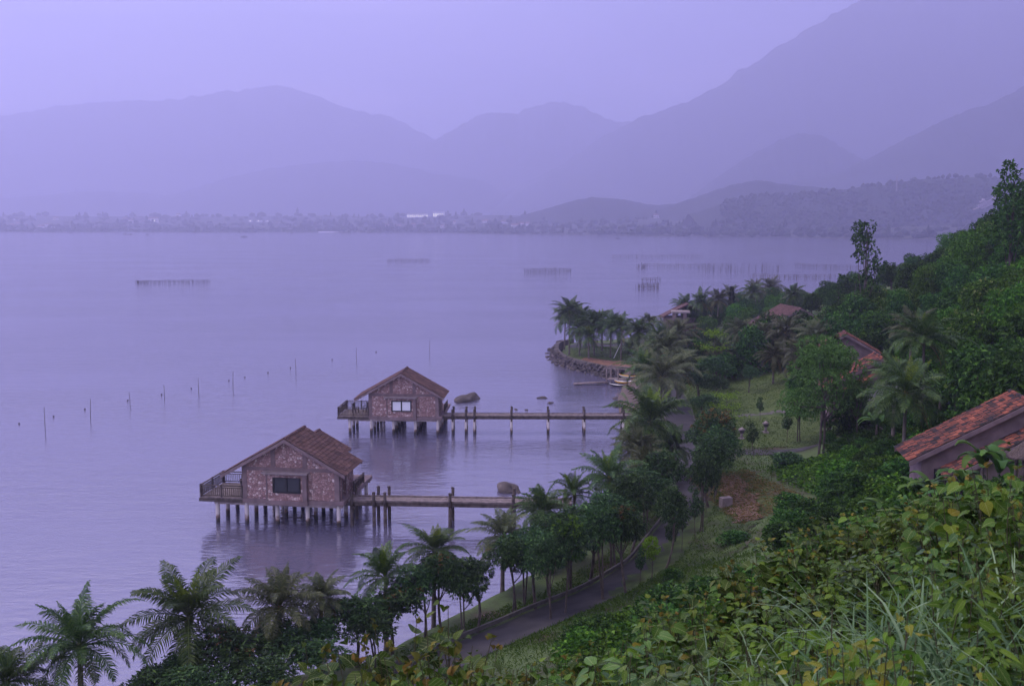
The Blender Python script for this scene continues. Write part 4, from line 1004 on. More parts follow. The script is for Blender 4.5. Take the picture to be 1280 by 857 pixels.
# the long white hotel
q = fhit(532, 272); x, y, z = q; s = y / FPX
ht = empty('white_hotel', (x, y, z - 1), R(4), 'long white hotel with two pale wings shining above the far shore', 'hotel')
for x0, x1, z0, nm in ((-23, 3, 3.6, 'low_wing'), (9, 24, 5.6, 'tall_wing')):
    w_ = MB().box(x0*s, x1*s, 0, 16, 0, (z0+1.6)*s).build(nm, M['white'], ht)
    MB().box(x0*s - .6, x1*s + .6, -.8, 16.6, (z0+1.6)*s + .05, (z0+2.1)*s).build('parapet', M['white'], w_)
    for k in range(int((x1 - x0) / 2.6)):
        wx = x0*s + (k+.3)*2.6*s
        MB().box(wx, wx + 1.1*s, -.12, -.03, z0*s*.3, z0*s*.95).build('window', M['lit'], w_)  # pane glow added so the floodlit white front shows bright
far_house(824, 273, 14, 4, 'wide white house with gabled roof above the dark waterside wood', 'white', True)
far_house(818, 272, 5, 5, 'white gabled tower beside the wide white house', 'white', True)
far_house(1015, 268, 18, 4.5, 'long pink fronted house at the foot of the wooded hill', 'far_wall', True)
far_house(1034, 268, 10, 6, 'taller pink house joined to the long pink fronted one', 'far_wall', True)
far_house(776, 273, 6, 3, 'small gabled white house on the wood behind the low round hill', 'white', True)
# pale landing strip along the water
p0, p1 = fhit(402, 289.6), fhit(480, 289.8)
o = MB().box(-(p1[0]-p0[0])/2, (p1[0]-p0[0])/2, -4, 4, 0, 2.2).build('landing_quay', M['far_wall']); o.location = ((p0[0]+p1[0])/2, (p0[1]+p1[1])/2 - 6, 0); tag(o, 'long pale quay at the water line of the far shore', 'quay')
# radio mast on the far hill, and the pale terraces of the cutting on the hill
x, y, z = at_y(1120, 250, 1900)
mst = empty('radio_mast', (x, y, z - 5), 0, 'thin lattice radio mast on the wooded far hill', 'mast'); hm = at_y(1120, 224, 1900)[2] - z + 12
mb = MB()
for cx, cy in ((-1, -1), (1, -1), (1, 1), (-1, 1)): mb.tube([(cx*1.4, cy*1.4, 0), (cx*.3, cy*.3, hm)], .22, 5)
for k in range(12):
    z0, z1 = hm*k/12, hm*(k+1)/12; w0, w1 = 1.4 - 1.1*k/12, 1.4 - 1.1*(k+1)/12
    mb.beam((-w0, -w0, z0), (w1, -w1, z1), .15, .15).beam((w0, w0, z0), (-w1, w1, z1), .15, .15)
mb.build('lattice', M['far_wall_dull'], mst)
tc_ = empty('terraced_cutting', at_y(1238, 262, 1740), 0, 'pale stepped retaining walls on the hill beyond the slender tree', 'retaining walls')
s = 1740 / FPX
for (xa, za, xb, zb, th_) in ((-22, 6, 18, 22, 1.5), (-16, 2, 16, 14, 1.5), (-30, 0, 8, 14, 1.2), (-18, 13, 0, 13.5, 2.2), (-16, 9, 6, 9.5, 1.4), (-14, 13.6, -11, 17, 2.2), (2, 16, 14, 25, 1.2)):
    MB().beam((xa*s*.7, 0, za*s*.75), (xb*s*.7, 6, zb*s*.75), 5, th_*s).build('retaining_wall', M['far_wall_dull'], tc_)
# ================================================================== PLANTS
def frames(n, dirs, roll):
    """orthonormal frames for leaves: dirs = along the leaf"""
    d = dirs / np.linalg.norm(dirs, axis=1)[:, None]
    up = np.where(np.abs(d[:, 2:3]) > .95, np.array([[1., 0, 0]]), np.array([[0, 0, 1.]]))
    s = np.cross(d, up); s /= np.linalg.norm(s, axis=1)[:, None]; nn = np.cross(s, d)
    c, q = np.cos(roll)[:, None], np.sin(roll)[:, None]
    return d, s * c + nn * q, nn * c - s * q
def kites(mb, P, D, ln, wd, roll, fold=.25, droop=.2, mi=0):
    """pointed leaves of four corners folded along the midrib"""
    d, s, n = frames(len(P), D, roll); ln = ln[:, None]; wd = wd[:, None]
    a = P; tip = P + d * ln - n * ln * droop; mid = P + d * ln * .5
    l = mid - s * wd + n * wd * fold; r = mid + s * wd + n * wd * fold
    v = np.stack([a, l, tip, r], 1).reshape(-1, 3); k = np.arange(len(P)) * 4
    mb.add(v, np.concatenate([np.c_[k, k+2, k+1], np.c_[k, k+3, k+2]]), mi)
LEAF_V = np.array([(0, 0, 0), (0, .36, .03), (0, .70, .0), (0, 1.0, -.10),
                   (-.22, -.10, .06), (-.43, .12, .10), (-.46, .36, .09), (-.27, .68, .03),
                   (.22, -.10, .06), (.43, .12, .10), (.46, .36, .09), (.27, .68, .03)])
LEAF_F4 = np.array([(0, 1, 6, 5), (1, 2, 7, 6), (0, 9, 10, 1), (1, 10, 11, 2)]); LEAF_F3 = np.array([(0, 5, 4), (2, 3, 7), (0, 8, 9), (2, 11, 3)])
def broad(mb, P, D, size, roll, aspect=1.0, curl=1.0, mi=0):
    """heart-shaped leaves with a midrib fold"""
    d, s, n = frames(len(P), D, roll); q = LEAF_V * (aspect, 1, curl)
    v = P[:, None] + size[:, None, None] * (q[None, :, 0:1] * s[:, None] + q[None, :, 1:2] * d[:, None] + q[None, :, 2:3] * n[:, None])
    k = (np.arange(len(P)) * 12)[:, None, None]; uv = np.tile(LEAF_V[:, :2], (len(P), 1))
    base = mb.n
    mb.add(v.reshape(-1, 3), (k + LEAF_F4[None]).reshape(-1, 4), mi, True, uv)
    mb.F.append(((k + LEAF_F3[None]).reshape(-1, 3) + base, mi, True))
def rdir(r, n, up=0.0):
    v = r.normal(size=(n, 3)); v /= np.linalg.norm(v, axis=1)[:, None]; v[:, 2] += up
    return v / np.linalg.norm(v, axis=1)[:, None]
def branch(mb, a, b, r0, r1, r, bend=.12, seg=6, n=5):
    a, b = np.array(a, float), np.array(b, float); L_ = np.linalg.norm(b - a); off = r.normal(0, bend * L_, 3) * (1, 1, .3)
    pts = [tuple(a + (b - a) * t_ + off * math.sin(math.pi * t_)) for t_ in np.linspace(0, 1, n)]
    mb.tube(pts, list(np.linspace(r0, r1, n)), seg, caps=False); return pts
# ---- coconut palms: trunk, fronds, spear leaves, dry fronds
def frond(mb, r, az, el, L_, droop, mi=0, leaflets=46, lw=.030, ll=.80, twist=0.0):
    n = 9; pts = []; p = np.zeros(3); e = el; ca, sa = math.cos(az), math.sin(az)
    for i in range(n):
        pts.append(p.copy()); st_ = L_ / (n - 1); p = p + st_ * np.array([math.cos(e)*ca, math.cos(e)*sa, math.sin(e)]); e -= droop / (n - 1) * (0.5 + 1.1 * i / n)
    pts = np.array(pts)
    mb.tube([tuple(q) for q in pts], list(np.linspace(.036, .010, n)), 4, mi, caps=False)
    t_ = np.linspace(.14, .99, leaflets); ii = np.clip((t_ * (n-1)).astype(int), 0, n-2); fr_ = t_ * (n-1) - ii
    base = pts[ii] * (1 - fr_)[:, None] + pts[ii+1] * fr_[:, None]; d = pts[ii+1] - pts[ii]; d /= np.linalg.norm(d, axis=1)[:, None]
    side = np.cross(d, np.array([0, 0, 1.])); nn = np.linalg.norm(side, axis=1); side = np.where(nn[:, None] < .15, np.array([[-sa, ca, 0]]), side / np.maximum(nn, 1e-3)[:, None])
    lenp = ll * np.clip(np.sin(np.pi * (t_ * .80 + .16)), .22, 1) * r.uniform(.85, 1.12, leaflets)
    for sg in (-1, 1):
        o = side * sg * .85 + d * .65; o += r.normal(0, .10, o.shape); o[:, 2] += .12; o /= np.linalg.norm(o, axis=1)[:, None]
        mid = base + o * lenp[:, None] * .5; o2 = o + np.array([0, 0, -1.]) * r.uniform(.55, 1.15, (leaflets, 1)); o2 /= np.linalg.norm(o2, axis=1)[:, None]
        tip = mid + o2 * lenp[:, None] * .52; wv = d * lw
        v = np.stack([base - wv*.6, base + wv*.6, mid + wv, mid - wv, tip], 1).reshape(-1, 3); k = np.arange(leaflets) * 5; b0 = mb.n
        mb.add(v, np.c_[k, k+1, k+2, k+3], mi); mb.F.append((np.c_[k+3, k+2, k+4] + b0, mi, False))
def palm_crown(seed, nf=22, L_=3.1, young=3, dry=2, lift=0.0):
    r = np.random.default_rng(seed); out = {}
    mb = MB()
    for i in range(nf):
        u = i / nf; az = i * 2.39996 + r.uniform(-.25, .25); el = R(80 - 104 * u ** .9 + r.uniform(-12, 12)) + lift
        frond(mb, r, az, el, L_ * r.uniform(.78, 1.18) * (1 - .12 * (u < .2)), R(62 + 50 * u + r.uniform(-20, 26)))
    out['fronds'] = mb
    mb = MB()
    for i in range(young): frond(mb, r, r.uniform(0, 6.28), R(r.uniform(68, 88)), L_ * r.uniform(.6, .85), R(r.uniform(5, 28)), 0, 26, .028, .42)
    out['young_fronds'] = mb
    if dry:
        mb = MB()
        for i in range(dry): frond(mb, r, r.uniform(0, 6.28), R(r.uniform(-40, -15)), L_ * r.uniform(.75, .95), R(50), 0, 24, .026, .5)
        mb.tube([(0, 0, -.5), (0, 0, -.1), (0, 0, .2)], [.13, .22, .10], 8)
        out['dry_fronds'] = mb
    return out
PALM = []
for sd, kw in ((1, dict(nf=30)), (2, dict(nf=28, young=5)), (3, dict(nf=32, L_=2.9, dry=5)), (4, dict(nf=24, L_=3.2, young=6, dry=2, lift=.12)), (5, dict(nf=29, L_=3.0, young=3, dry=5))):
    cr_ = palm_crown(sd * 11, **kw); PALM.append({k: v for k, v in cr_.items()})
PM = {}
def palm_mesh(var, kind):
    if (var, kind) not in PM:
        mats = {'green': ('palm_leaf', 'palm_young', 'palm_dry'), 'dull': ('palm_dull', 'palm_dull', 'palm_dry'), 'young': ('palm_leaf', 'palm_young', 'palm_dull'), 'dark': ('palm_leaf', 'palm_leaf', 'palm_dull')}[kind]
        PM[var, kind] = [(nm, PALM[var][nm].mesh('palm_' + nm, M[mt])) for nm, mt in zip(('fronds', 'young_fronds', 'dry_fronds'), mats) if nm in PALM[var]]
    return PM[var, kind]
def palm_trunk(r):
    mb = MB(); n = 9; lx, ly = r.uniform(-.16, .16, 2)
    pts = [(lx * t_ * t_, ly * t_ * t_, t_) for t_ in np.linspace(-.04, 1, n)]
    mb.tube(pts, [(.23 if i == 0 else .15 - .05 * i / n) for i in range(n)], 9); return mb, (lx, ly)
TRUNK = [palm_trunk(np.random.default_rng(s)) for s in range(5)]
TRUNKM = [(a.mesh('palm_trunk', M['palm_bark']), b) for a, b in TRUNK]
def palm(px, py, Y, label, var=0, kind='green', s=1.0, group='coconut palms along the lake shore'):
    """py is where the heart of the crown shows"""
    x, y, z = at_y(px, py, Y); g = float(H(x, y)); h = max(1.6, z - g)
    root = empty('coconut_palm', (x, y, g), rng.uniform(0, 6.28), label, 'palm tree', group)
    tm, (lx, ly) = TRUNKM[(var + int(px)) % 5]
    root.location.x -= math.cos(root.rotation_euler.z) * lx * h - math.sin(root.rotation_euler.z) * ly * h
    root.location.y -= math.sin(root.rotation_euler.z) * lx * h + math.cos(root.rotation_euler.z) * ly * h
    root.location.z = float(H(root.location.x, root.location.y)); h = z - root.location.z
    t_ = put('trunk', tm, root); t_.scale = (1, 1, h); 
    # lean is drawn in metres of height
    t_.scale = (h, h, h); k = 1.0 / h
    t_.scale = (max(1.0, h * .18) if False else 1.0, 1.0, h)
    tl_ = (rng.normal(0, .12), rng.normal(0, .12), rng.uniform(.85, 1.12))
    for nm, me in palm_mesh(var, kind):
        o = put(nm, me, root, (lx, ly, h)); o.scale = (s, s, s * tl_[2]); o.rotation_euler = (tl_[0], tl_[1], 0)
    root.location.x += math.cos(root.rotation_euler.z) * lx * (h - 1) - math.sin(root.rotation_euler.z) * ly * (h - 1)
    root.location.y += math.sin(root.rotation_euler.z) * lx * (h - 1) + math.cos(root.rotation_euler.z) * ly * (h - 1)
    return root
PALMS = [
 (8, 852, 41, 'palm at the water edge showing only its frond tips at the picture corner', 1, 'dark', .8),
 (100, 808, 42.5, 'broad dark palm with brown upright spear fronds, standing alone over open water', 0, 'dark', .98),
 (236, 772, 45.5, 'large palm with yellow-green centre between the lone dark palm and the greyish pair', 1, 'young', 1.08),
 (350, 760, 47.5, 'greyish palm with spreading lower fronds over the dark hedge', 4, 'dull', .9),
 (402, 748, 49.5, 'slim greyish dry palm close behind the dark mango crown', 2, 'dull', .62),
 (482, 722, 52.5, 'bright upright palm below the nearer bungalow', 3, 'young', .80),
 (543, 688, 55.5, 'yellow-green palm in front of the nearer pier posts', 1, 'young', .80),
 (630, 672, 61, 'grey-green palm with ragged crown just below the nearer pier', 4, 'dull', .84),
 (676, 640, 66, 'dark tall palm crossing the nearer pier with one spear frond up', 2, 'dark', .84),
 (717, 618, 70, 'small pale palm at the landward end of the nearer pier', 3, 'young', .66),
 (762, 598, 72, 'wide grey-green palm over the road trees', 0, 'green', .95),
 (806, 585, 78, 'dry pinkish palm behind the wide grey-green one', 4, 'dull', .88),
 (812, 528, 88, 'big bushy palm with drooping yellow fronds at the end of the farther pier', 1, 'young', 1.5),
 (826, 472, 106, 'upright olive palm above the big bushy palm', 3, 'dull', 1.3),
 (832, 438, 124, 'dense grey palm beside the purple road bend', 2, 'dull', 1.35),
 (846, 462, 118, 'grey palm leaning over the bend of the road', 4, 'dull', 1.25),
 (712, 389, 172, 'tallest palm at the outer tip of the promontory', 0, 'dark', 1.25),
 (726, 395, 178, 'palm at the promontory tip next behind the tallest', 2, 'green', 1.16),
 (742, 405, 168, 'palm on the promontory lawn with a low wide crown', 4, 'dark', 1.25),
 (736, 421, 165, 'short palm under the taller promontory palms', 1, 'green', 0.93),
 (764, 411, 166, 'palm with straight dark trunk in the middle of the promontory', 3, 'dark', 1.25),
 (777, 410, 163, 'palm with pale trunk beside the leaning pole', 0, 'green', 1.06),
 (799, 415, 158, 'palm with dark lower fronds at the promontory neck', 2, 'dark', 1.16),
 (812, 404, 172, 'thin crowned palm showing against the water beside the pavilion', 4, 'dull', .95),
 (786, 436, 170, 'small short palm behind the boat landing', 1, 'green', .66),
 (855, 384, 214, 'palm just behind the pavilion slab', 0, 'dark', 1.2),
 (878, 378, 206, 'palm with spreading crown between the pavilion and the dark conifer', 2, 'green', 1.2),
 (942, 366, 214, 'palm standing right beside the dark conifer', 1, 'dark', 1.2),
 (944, 362, 236, 'palm against the lake, nearer the conifer of the two grey ones', 4, 'dull', 1.1),
 (964, 362, 228, 'palm against the lake, farther from the conifer of the two grey ones', 3, 'dull', 1.3),
 (926, 414, 152, 'dry palm poking from the thicket below the conifer', 4, 'dull', 1.0),
 (900, 440, 138, 'grey palm half buried in the thicket over the lawn', 2, 'dull', .95),
 (982, 416, 136, 'tall grey palm in the grove below the dark roofed house', 0, 'dull', 1.12),
 (1000, 446, 122, 'palm with hanging fronds at the edge of the lawn', 4, 'dull', 1.1),
 (968, 446, 128, 'palm with hanging grey fronds at the back of the lawn', 2, 'dull', .95),
 (1032, 412, 128, 'dry topped palm beside the hidden tiled house', 4, 'dull', .9),
 (1154, 424, 84, 'big blue-grey palm on the hillside above the white gabled house', 0, 'green', 1.22),
 (1140, 412, 92, 'palm with dry brown spears behind the big blue-grey hillside palm', 2, 'dull', .95),
 (1132, 492, 70, 'big palm with drooping fronds in front of the white gabled house', 4, 'green', 1.2),
 (1118, 470, 78, 'palm half hidden behind the drooping palm by the white gabled house', 2, 'green', .8),
 (796, 560, 84, 'olive palm tucked under the big bushy palm', 2, 'dull', 1.0),
 (838, 560, 90, 'yellowish palm between the big bushy palm and the road', 1, 'young', .95),
 (806, 462, 120, 'green palm over the little beach', 0, 'green', 1.15),
 (846, 420, 142, 'grey feathery palm where the promontory joins the land', 4, 'dull', 1.2),
 (826, 424, 150, 'dark palm behind the boats of the landing', 2, 'dark', 1.15),
 (780, 622, 74.5, 'low pale palm under the dry pinkish palm', 3, 'dull', .8),
 (706, 399, 181, 'slim palm at the very edge of the promontory wall', 3, 'green', 1.10),
 (724, 411, 170, 'palm with hanging dark fronds under the tallest promontory palm', 4, 'dark', 1.16),
 (752, 401, 174, 'palm leaning over the promontory lawn', 1, 'green', 1.16),
 (912, 372, 222, 'palm half hidden behind the dark conifer', 3, 'dull', 1.15),
 (898, 376, 200, 'pale palm crown between the pavilion palms and the dark conifer', 4, 'dull', 1.1),
 (992, 368, 190, 'low dark palm beside the dark roofed house', 2, 'dark', 1.1),
 (1018, 420, 124, 'grey green palm against the feathery tree', 0, 'dull', 1.0),
 (954, 420, 146, 'wide grey palm in the middle of the grove', 0, 'dull', 1.2),
]
for q in PALMS: palm(*q)

# ---- broadleaf trees
def crown_leaves(r, lobes, n, ln, wd, inside=.35, up=.25, hang=.35, whorl=5, pts_only=False):
    """leaf whorls spread over and through a crown of uneven lobes"""
    vol = np.array([q[3] * q[4] for q in lobes]); which = r.choice(len(lobes), n // whorl, p=vol / vol.sum())
    c = np.array([q[:3] for q in lobes])[which]; rad = np.array([(q[3], q[3], q[4]) for q in lobes])[which]
    d = rdir(r, len(which), up); k = np.where(r.random(len(which)) < inside, r.uniform(.3, .9, len(which)), r.uniform(.86, 1.08, len(which)))
    P = c + d * rad * k[:, None]
    P = np.repeat(P, whorl, 0); d = np.repeat(d, whorl, 0)
    D = d * .8 + rdir(r, len(P)) * .9; D[:, 2] -= hang
    P = P + rdir(r, len(P)) * ln * .25
    return P, D, ln * r.uniform(.7, 1.25, len(P)), wd * r.uniform(.8, 1.2, len(P)), r.uniform(-.9, .9, len(P))
def make_lobes(r, n, R_, Hh, z0, flat=1.0):
    out = []
    for i in range(n):
        u = i / max(1, n - 1); a = i * 2.4 + r.uniform(-.5, .5); rr = R_ * r.uniform(.25, .72) * (1 - .45 * u); z = z0 + Hh * (.12 + .72 * u) + r.uniform(-.1, .1) * Hh
        q = R_ * r.uniform(.34, .56); out.append((rr * math.cos(a), rr * math.sin(a), z, q, q * r.uniform(.65, .95) * flat))
    return out
def tree_proto(seed, R_, Ht, z0, nl, leaves, ln, wd, leaf, trunk_r, extra=None, whorl=5, hang=.35, multi=1, flat=1.0, inside=.35):
    r = np.random.default_rng(seed); lobes = make_lobes(r, nl, R_, Ht - z0, z0, flat)
    tb = MB()
    for k in range(multi):
        b0 = (r.uniform(-.15, .15) * multi, r.uniform(-.15, .15) * multi, -.25); top = (r.uniform(-.25, .25), r.uniform(-.25, .25), z0 + .25 * (Ht - z0))
        p = branch(tb, b0, top, trunk_r / math.sqrt(multi), trunk_r * .6 / math.sqrt(multi), r, .04, 8, 6)
        for q in lobes[k::multi]:
            st_ = np.array(p[3 + r.integers(0, 3)]); branch(tb, st_, q[:3], trunk_r * .45, trunk_r * .12, r, .10, 5)
    cb = MB(); P, D, l_, w_, ro = crown_leaves(r, lobes, leaves, ln, wd, inside, hang=hang, whorl=whorl); kites(cb, P, D, l_, w_, ro)
    mats = [M[leaf]]
    if extra:
        mt, frac, zmin = extra; mats.append(M[mt]); P, D, l_, w_, ro = crown_leaves(r, lobes, int(leaves * frac), ln, wd, 0.0, .7, hang=-.2, whorl=whorl)
        ok = P[:, 2] > z0 + (Ht - z0) * zmin; kites(cb, P[ok] * 1.01, D[ok], l_[ok], w_[ok], ro[ok], mi=1)
    return dict(trunk=tb.mesh('tree_trunk', M['bark']), crown=cb.mesh('tree_crown', mats), h=Ht)
def tree(px, pt, Y, proto, label, s=1.0, group=None, name='broadleaf_tree', cat='tree', hmin=.55, hmax=1.7, gz=None):
    """pt is the top of the crown as it shows"""
    x, y, z = at_y(px, pt, Y); g = float(H(x, y)) if gz is None else gz; k = np.clip((z - g) / proto['h'], hmin, hmax)
    root = empty(name, (x, y, g - .05), rng.uniform(0, 6.28), label, cat, group); w = s * (.5 + .5 * k) if s else k
    root.scale = (w, w, k)
    put('trunk', proto['trunk'], root); put('crown', proto['crown'], root)
    return root
MANGO = [tree_proto(100 + i, (1.65, 1.5, 1.75, 1.6, 1.7)[i], 5.5, (3.45, 3.75, 3.6, 3.75, 3.4)[i], (8, 11, 7, 9, 10)[i], 2800, .27, .050, 'mango', .10, ex, multi=mu) for i, (ex, mu) in enumerate(((None, 2), (('flush', .05, .55), 1), (None, 1), (('mango_pale', .22, .6), 2), (('flush', .20, .35), 2)))]
SAPL = [tree_proto(120 + i, 1.0, 4.4, 2.3, 6, 900, .26, .05, lf, .05, None, multi=1) for i, lf in enumerate(('mango', 'lime', 'acacia'))]
ROADSIDE = 'dark mango trees along the lakeside road'
def tree_at(px, py, h, proto, label, s=1.0, group=None, name='broadleaf_tree', z0=1.35):
    """px, py is where the foot of the trunk stands"""
    x, y, _ = at_z(px, py, z0); g = float(H(x, y)); k = h / proto['h']
    root = empty(name, (x, y, g - .05), rng.uniform(0, 6.28), label, 'tree', group); root.scale = (s * k * rng.uniform(.9, 1.25), s * k * rng.uniform(.9, 1.25), k * rng.uniform(.93, 1.06)); root.rotation_euler = (rng.normal(0, .05), rng.normal(0, .05), root.rotation_euler.z)
    put('trunk', proto['trunk'], root); put('crown', proto['crown'], root)
    return root
TREES = [
 (225, 822, 44, 0, 'dark mango tree low under the large yellow-centred palm', 1.2), (290, 792, 44.5, 1, 'dark hedge-like mango with pale yellow flower tips over the water', 1.5), (355, 786, 46, 2, 'dark mango beneath the greyish palm pair', 1.4),
 (195, 842, 42.5, 2, 'lowest dark mango at the foot of the palms near the picture bottom', 1.2), (250, 838, 42, 2, 'dark mango filling the gap at the picture bottom', 1.3), (330, 826, 43, 0, 'dark mango low in front of the hedge-like one', 1.3), (395, 776, 48, 0, 'dark mango behind the heart-leaved shrubs, beside the slim dry palm', 1.1), (395, 820, 45, 2, 'low dark mango at the end of the near shrub row', 1.1),
 (440, 748, 49.5, 2, 'dark rounded mango between the slim dry palm and the bright upright palm', 1.25), (492, 738, 51, 1, 'dark mango with rusty tips in front of the bright upright palm', 1.35), (465, 770, 49, 0, 'low dark mango beneath the bright upright palm', 1.2),
 (880, 494, 112, 2, 'dark mango on the lawn corner above the blossomed one', 1.4), (872, 466, 122, 0, 'dark mango with a wide crown beside the road bend', 1.6), (890, 446, 131, 2, 'dark mango behind the lime tree on the lawn', 1.5), (868, 432, 142, 4, 'rusty flowering mango near the pavilion', 1.5), (938, 458, 126, 0, 'round dark tree standing alone on the lawn', .95),
 (872, 412, 165, 4, 'reddish blossomed tree under the pavilion columns', 1.5), (905, 426, 148, 0, 'dark tree between the pavilion and the lawn', 1.6), (896, 470, 118, 2, 'dark mango between the road bend and the lime tree', 1.2), (888, 516, 104, 0, 'dark mango where the path leaves the road', 1.1), (918, 438, 138, 2, 'dark mango at the back corner of the lawn', 1.4),
]
for px, pt, Y, v_, lb, s in TREES: tree(px, pt, Y, MANGO[v_], lb, s, ROADSIDE, 'mango_tree')
for px, py, h, v_, lb, s in (
 # water side, by the foot of the trunk
 (530, 797, 4.4, 2, 'mango with thin bare forks seen against water', 1.0), (551, 790, 4.5, 1, 'rusty tipped mango with forked stems beside the bare-forked one', 1.0), (577, 793, 4.0, 0, 'small mango standing clear against the lake by the road', .95), (596, 787, 4.1, 2, 'slender round mango beside the road with water behind its stem', 1.0),
 (640, 768, 4.6, 0, 'dark full mango under the ragged grey palm', 1.1), (668, 762, 4.8, 2, 'dark mango right behind the light-topped mango', 1.05), (655, 752, 4.6, 0, 'dark mango between the ragged grey palm and the pier palms', 1.0), (690, 738, 4.9, 2, 'dark mango overlapping the landward end of the nearer pier', 1.05), (712, 730, 5.0, 0, 'dark broad mango below the wide grey-green palm', 1.15),
 (737, 722, 5.2, 2, 'dark mango on the lake edge below the dry pinkish palm', 1.1), (763, 705, 5.2, 0, 'dark mango in the middle of the lakeward row', 1.1), (786, 690, 5.2, 2, 'dark mango on the lake side where the road narrows', 1.1), (806, 672, 5.0, 0, 'dark mango on the lake side under the yellowish palm', 1.1), (826, 650, 5.0, 2, 'dark mango on the lake side farther up the road', 1.1),
 # hill side, by the foot of the trunk
 (711, 775, 5.1, 3, 'mango with fresh light green top at the near edge of the road', .8), (690, 783, 4.9, 2, 'dark mango at the near end of the hillward row', .85), (753, 756, 5.3, 0, 'dark tall-stemmed mango on the hillward road edge', .95), (781, 749, 5.5, 1, 'dark mango with rusty flush next to the lime sapling', 1.0), (829, 720, 5.3, 2, 'dark mango arching over the road from the verge side', .72), (874, 683, 5.6, 0, 'dark full mango in the close row on the verge', .8),
 (887, 648, 5.3, 2, 'dark mango tucked in front of the pink blossomed one', 1.0), (894, 630, 5.4, 0, 'dark round mango at the end of the close row on the verge', 1.05), (893, 613, 5.9, 4, 'mango crowned with pink blossom at the road junction', 1.15), (880, 600, 5.2, 2, 'dark mango across the road from the pink blossomed one', 1.0)):
    tree_at(px, py, h, MANGO[v_], lb, s, ROADSIDE, 'mango_tree')
# thin young trees beside the road, mostly bare stems with small heads
for px, py, h, v_, lb, s in ((812, 735, 3.0, 1, 'lime green sapling on the near road edge below the rusty mango', .9), (800, 738, 2.6, 0, 'thin bare-stemmed sapling beside the lime green one at the road edge', .6), (838, 712, 3.6, 0, 'thin dark sapling on the verge halfway up the road', .6), (853, 701, 3.8, 0, 'slim sapling with a pale stem on the verge', .6), (868, 690, 3.8, 0, 'slim sapling just before the row of close trunks on the verge', .6), (883, 656, 3.8, 0, 'sapling with reddish stem among the close trunks on the verge', .6), (892, 640, 3.8, 0, 'sapling nearest the concrete block', .6),
                         (942, 573, 3.4, 0, 'forked sapling at the corner where the path leaves the road', .8), (984, 556, 3.2, 0, 'thin sapling with dark head on the lawn above the path', .8), (1030, 566, 3.4, 0, 'thin sapling at the lawn edge under the feathery tree', .8), (950, 530, 3.0, 0, 'small forked sapling in the middle of the lawn', .7)):
    tree_at(px, py, h, SAPL[v_], lb, s, 'young trees along the road and lawn', 'young_tree')
# lime layered tree on the lawn, feathery tree, conifer, slender tree, sky tree
def layered(seed, leaf, Ht, R_, tiers, n, ln, wd, tr=.07, whorl=4, hang=0):
    r = np.random.default_rng(seed); tb = MB(); cb = MB(); branch(tb, (0, 0, -.2), (.1, 0, Ht), tr, tr*.25, r, .02, 7, 7)
    P, D = [], []
    for k in range(tiers):
        u = k / max(1, tiers - 1); z = Ht * (.42 + .55 * u); Rr = R_ * (1 - .6 * u) * r.uniform(.8, 1.1)
        for j in range(5):
            a = j * 1.257 + k * .7 + r.uniform(-.3, .3); e = np.array([Rr * math.cos(a), Rr * math.sin(a), z + r.uniform(0, .3)]); st_ = np.array([0, 0, z - .35]); branch(tb, st_, e, tr*.4, tr*.1, r, .05, 5)
            m_ = n // (tiers * 5); t_ = r.uniform(.25, 1.05, m_); pp = st_ + (e - st_) * t_[:, None] + r.normal(0, 1, (m_, 3)) * (R_*.13, R_*.13, .09)
            P.append(pp); D.append((e - st_) * .5 + r.normal(0, R_*.35, (m_, 3)) * (1, 1, .35))
    P = np.concatenate(P); D = np.concatenate(D); D[:, 2] -= hang
    kites(cb, P, D, ln * r.uniform(.7, 1.2, len(P)), wd * r.uniform(.8, 1.2, len(P)), r.uniform(-.5, .5, len(P)))
    return dict(trunk=tb.mesh('tree_trunk', M['bark']), crown=cb.mesh('tree_crown', M[leaf]), h=Ht)
HILL_F = tree_proto(299, 2.2, 6.2, 2.2, 11, 3600, .34, .09, 'hill', .14, None, whorl=4)
LIME = layered(5, 'lime', 4.2, 2.6, 3, 900, .28, .06, .06)
FEATHER = tree_proto(66, 3.2, 7.6, 3.0, 15, 9000, .20, .055, 'acacia', .15, None, multi=2, flat=.42, hang=.1)
tree(908, 492, 106, LIME, 'bright lime tree with flat layered branches beside the lawn', .95, None, 'layered_tree')
tree(893, 414, 137, LIME, 'small lime topped tree in the dark thicket by the road bend', .8, None, 'layered_tree')
tree(1034, 420, 86, FEATHER, 'tall feathery light green tree in front of the white gabled house', 1.0, None, 'feathery_tree')
tree(1036, 428, 99, HILL_F, 'dark leafy tree standing before the half hidden tiled house, behind the tall feathery tree', 1.3)
for px_, pt_, Y_, lb_ in ((956, 394, 158, 'leafy green tree hiding the eave of the dark roofed house'), (982, 397, 156, 'leafy green tree in front of the middle of the dark roofed house'), (1006, 392, 157, 'leafy green tree before the hillward end of the dark roofed house')): tree(px_, pt_, Y_, HILL_F, lb_, 1.0)
tree(1000, 470, 100, FEATHER, 'lower feathery tree on the lawn edge beside the tall feathery one', .7, None, 'feathery_tree')
tree(1075, 470, 86, FEATHER, 'short feathery tree under the white porch gable', .62, None, 'feathery_tree')
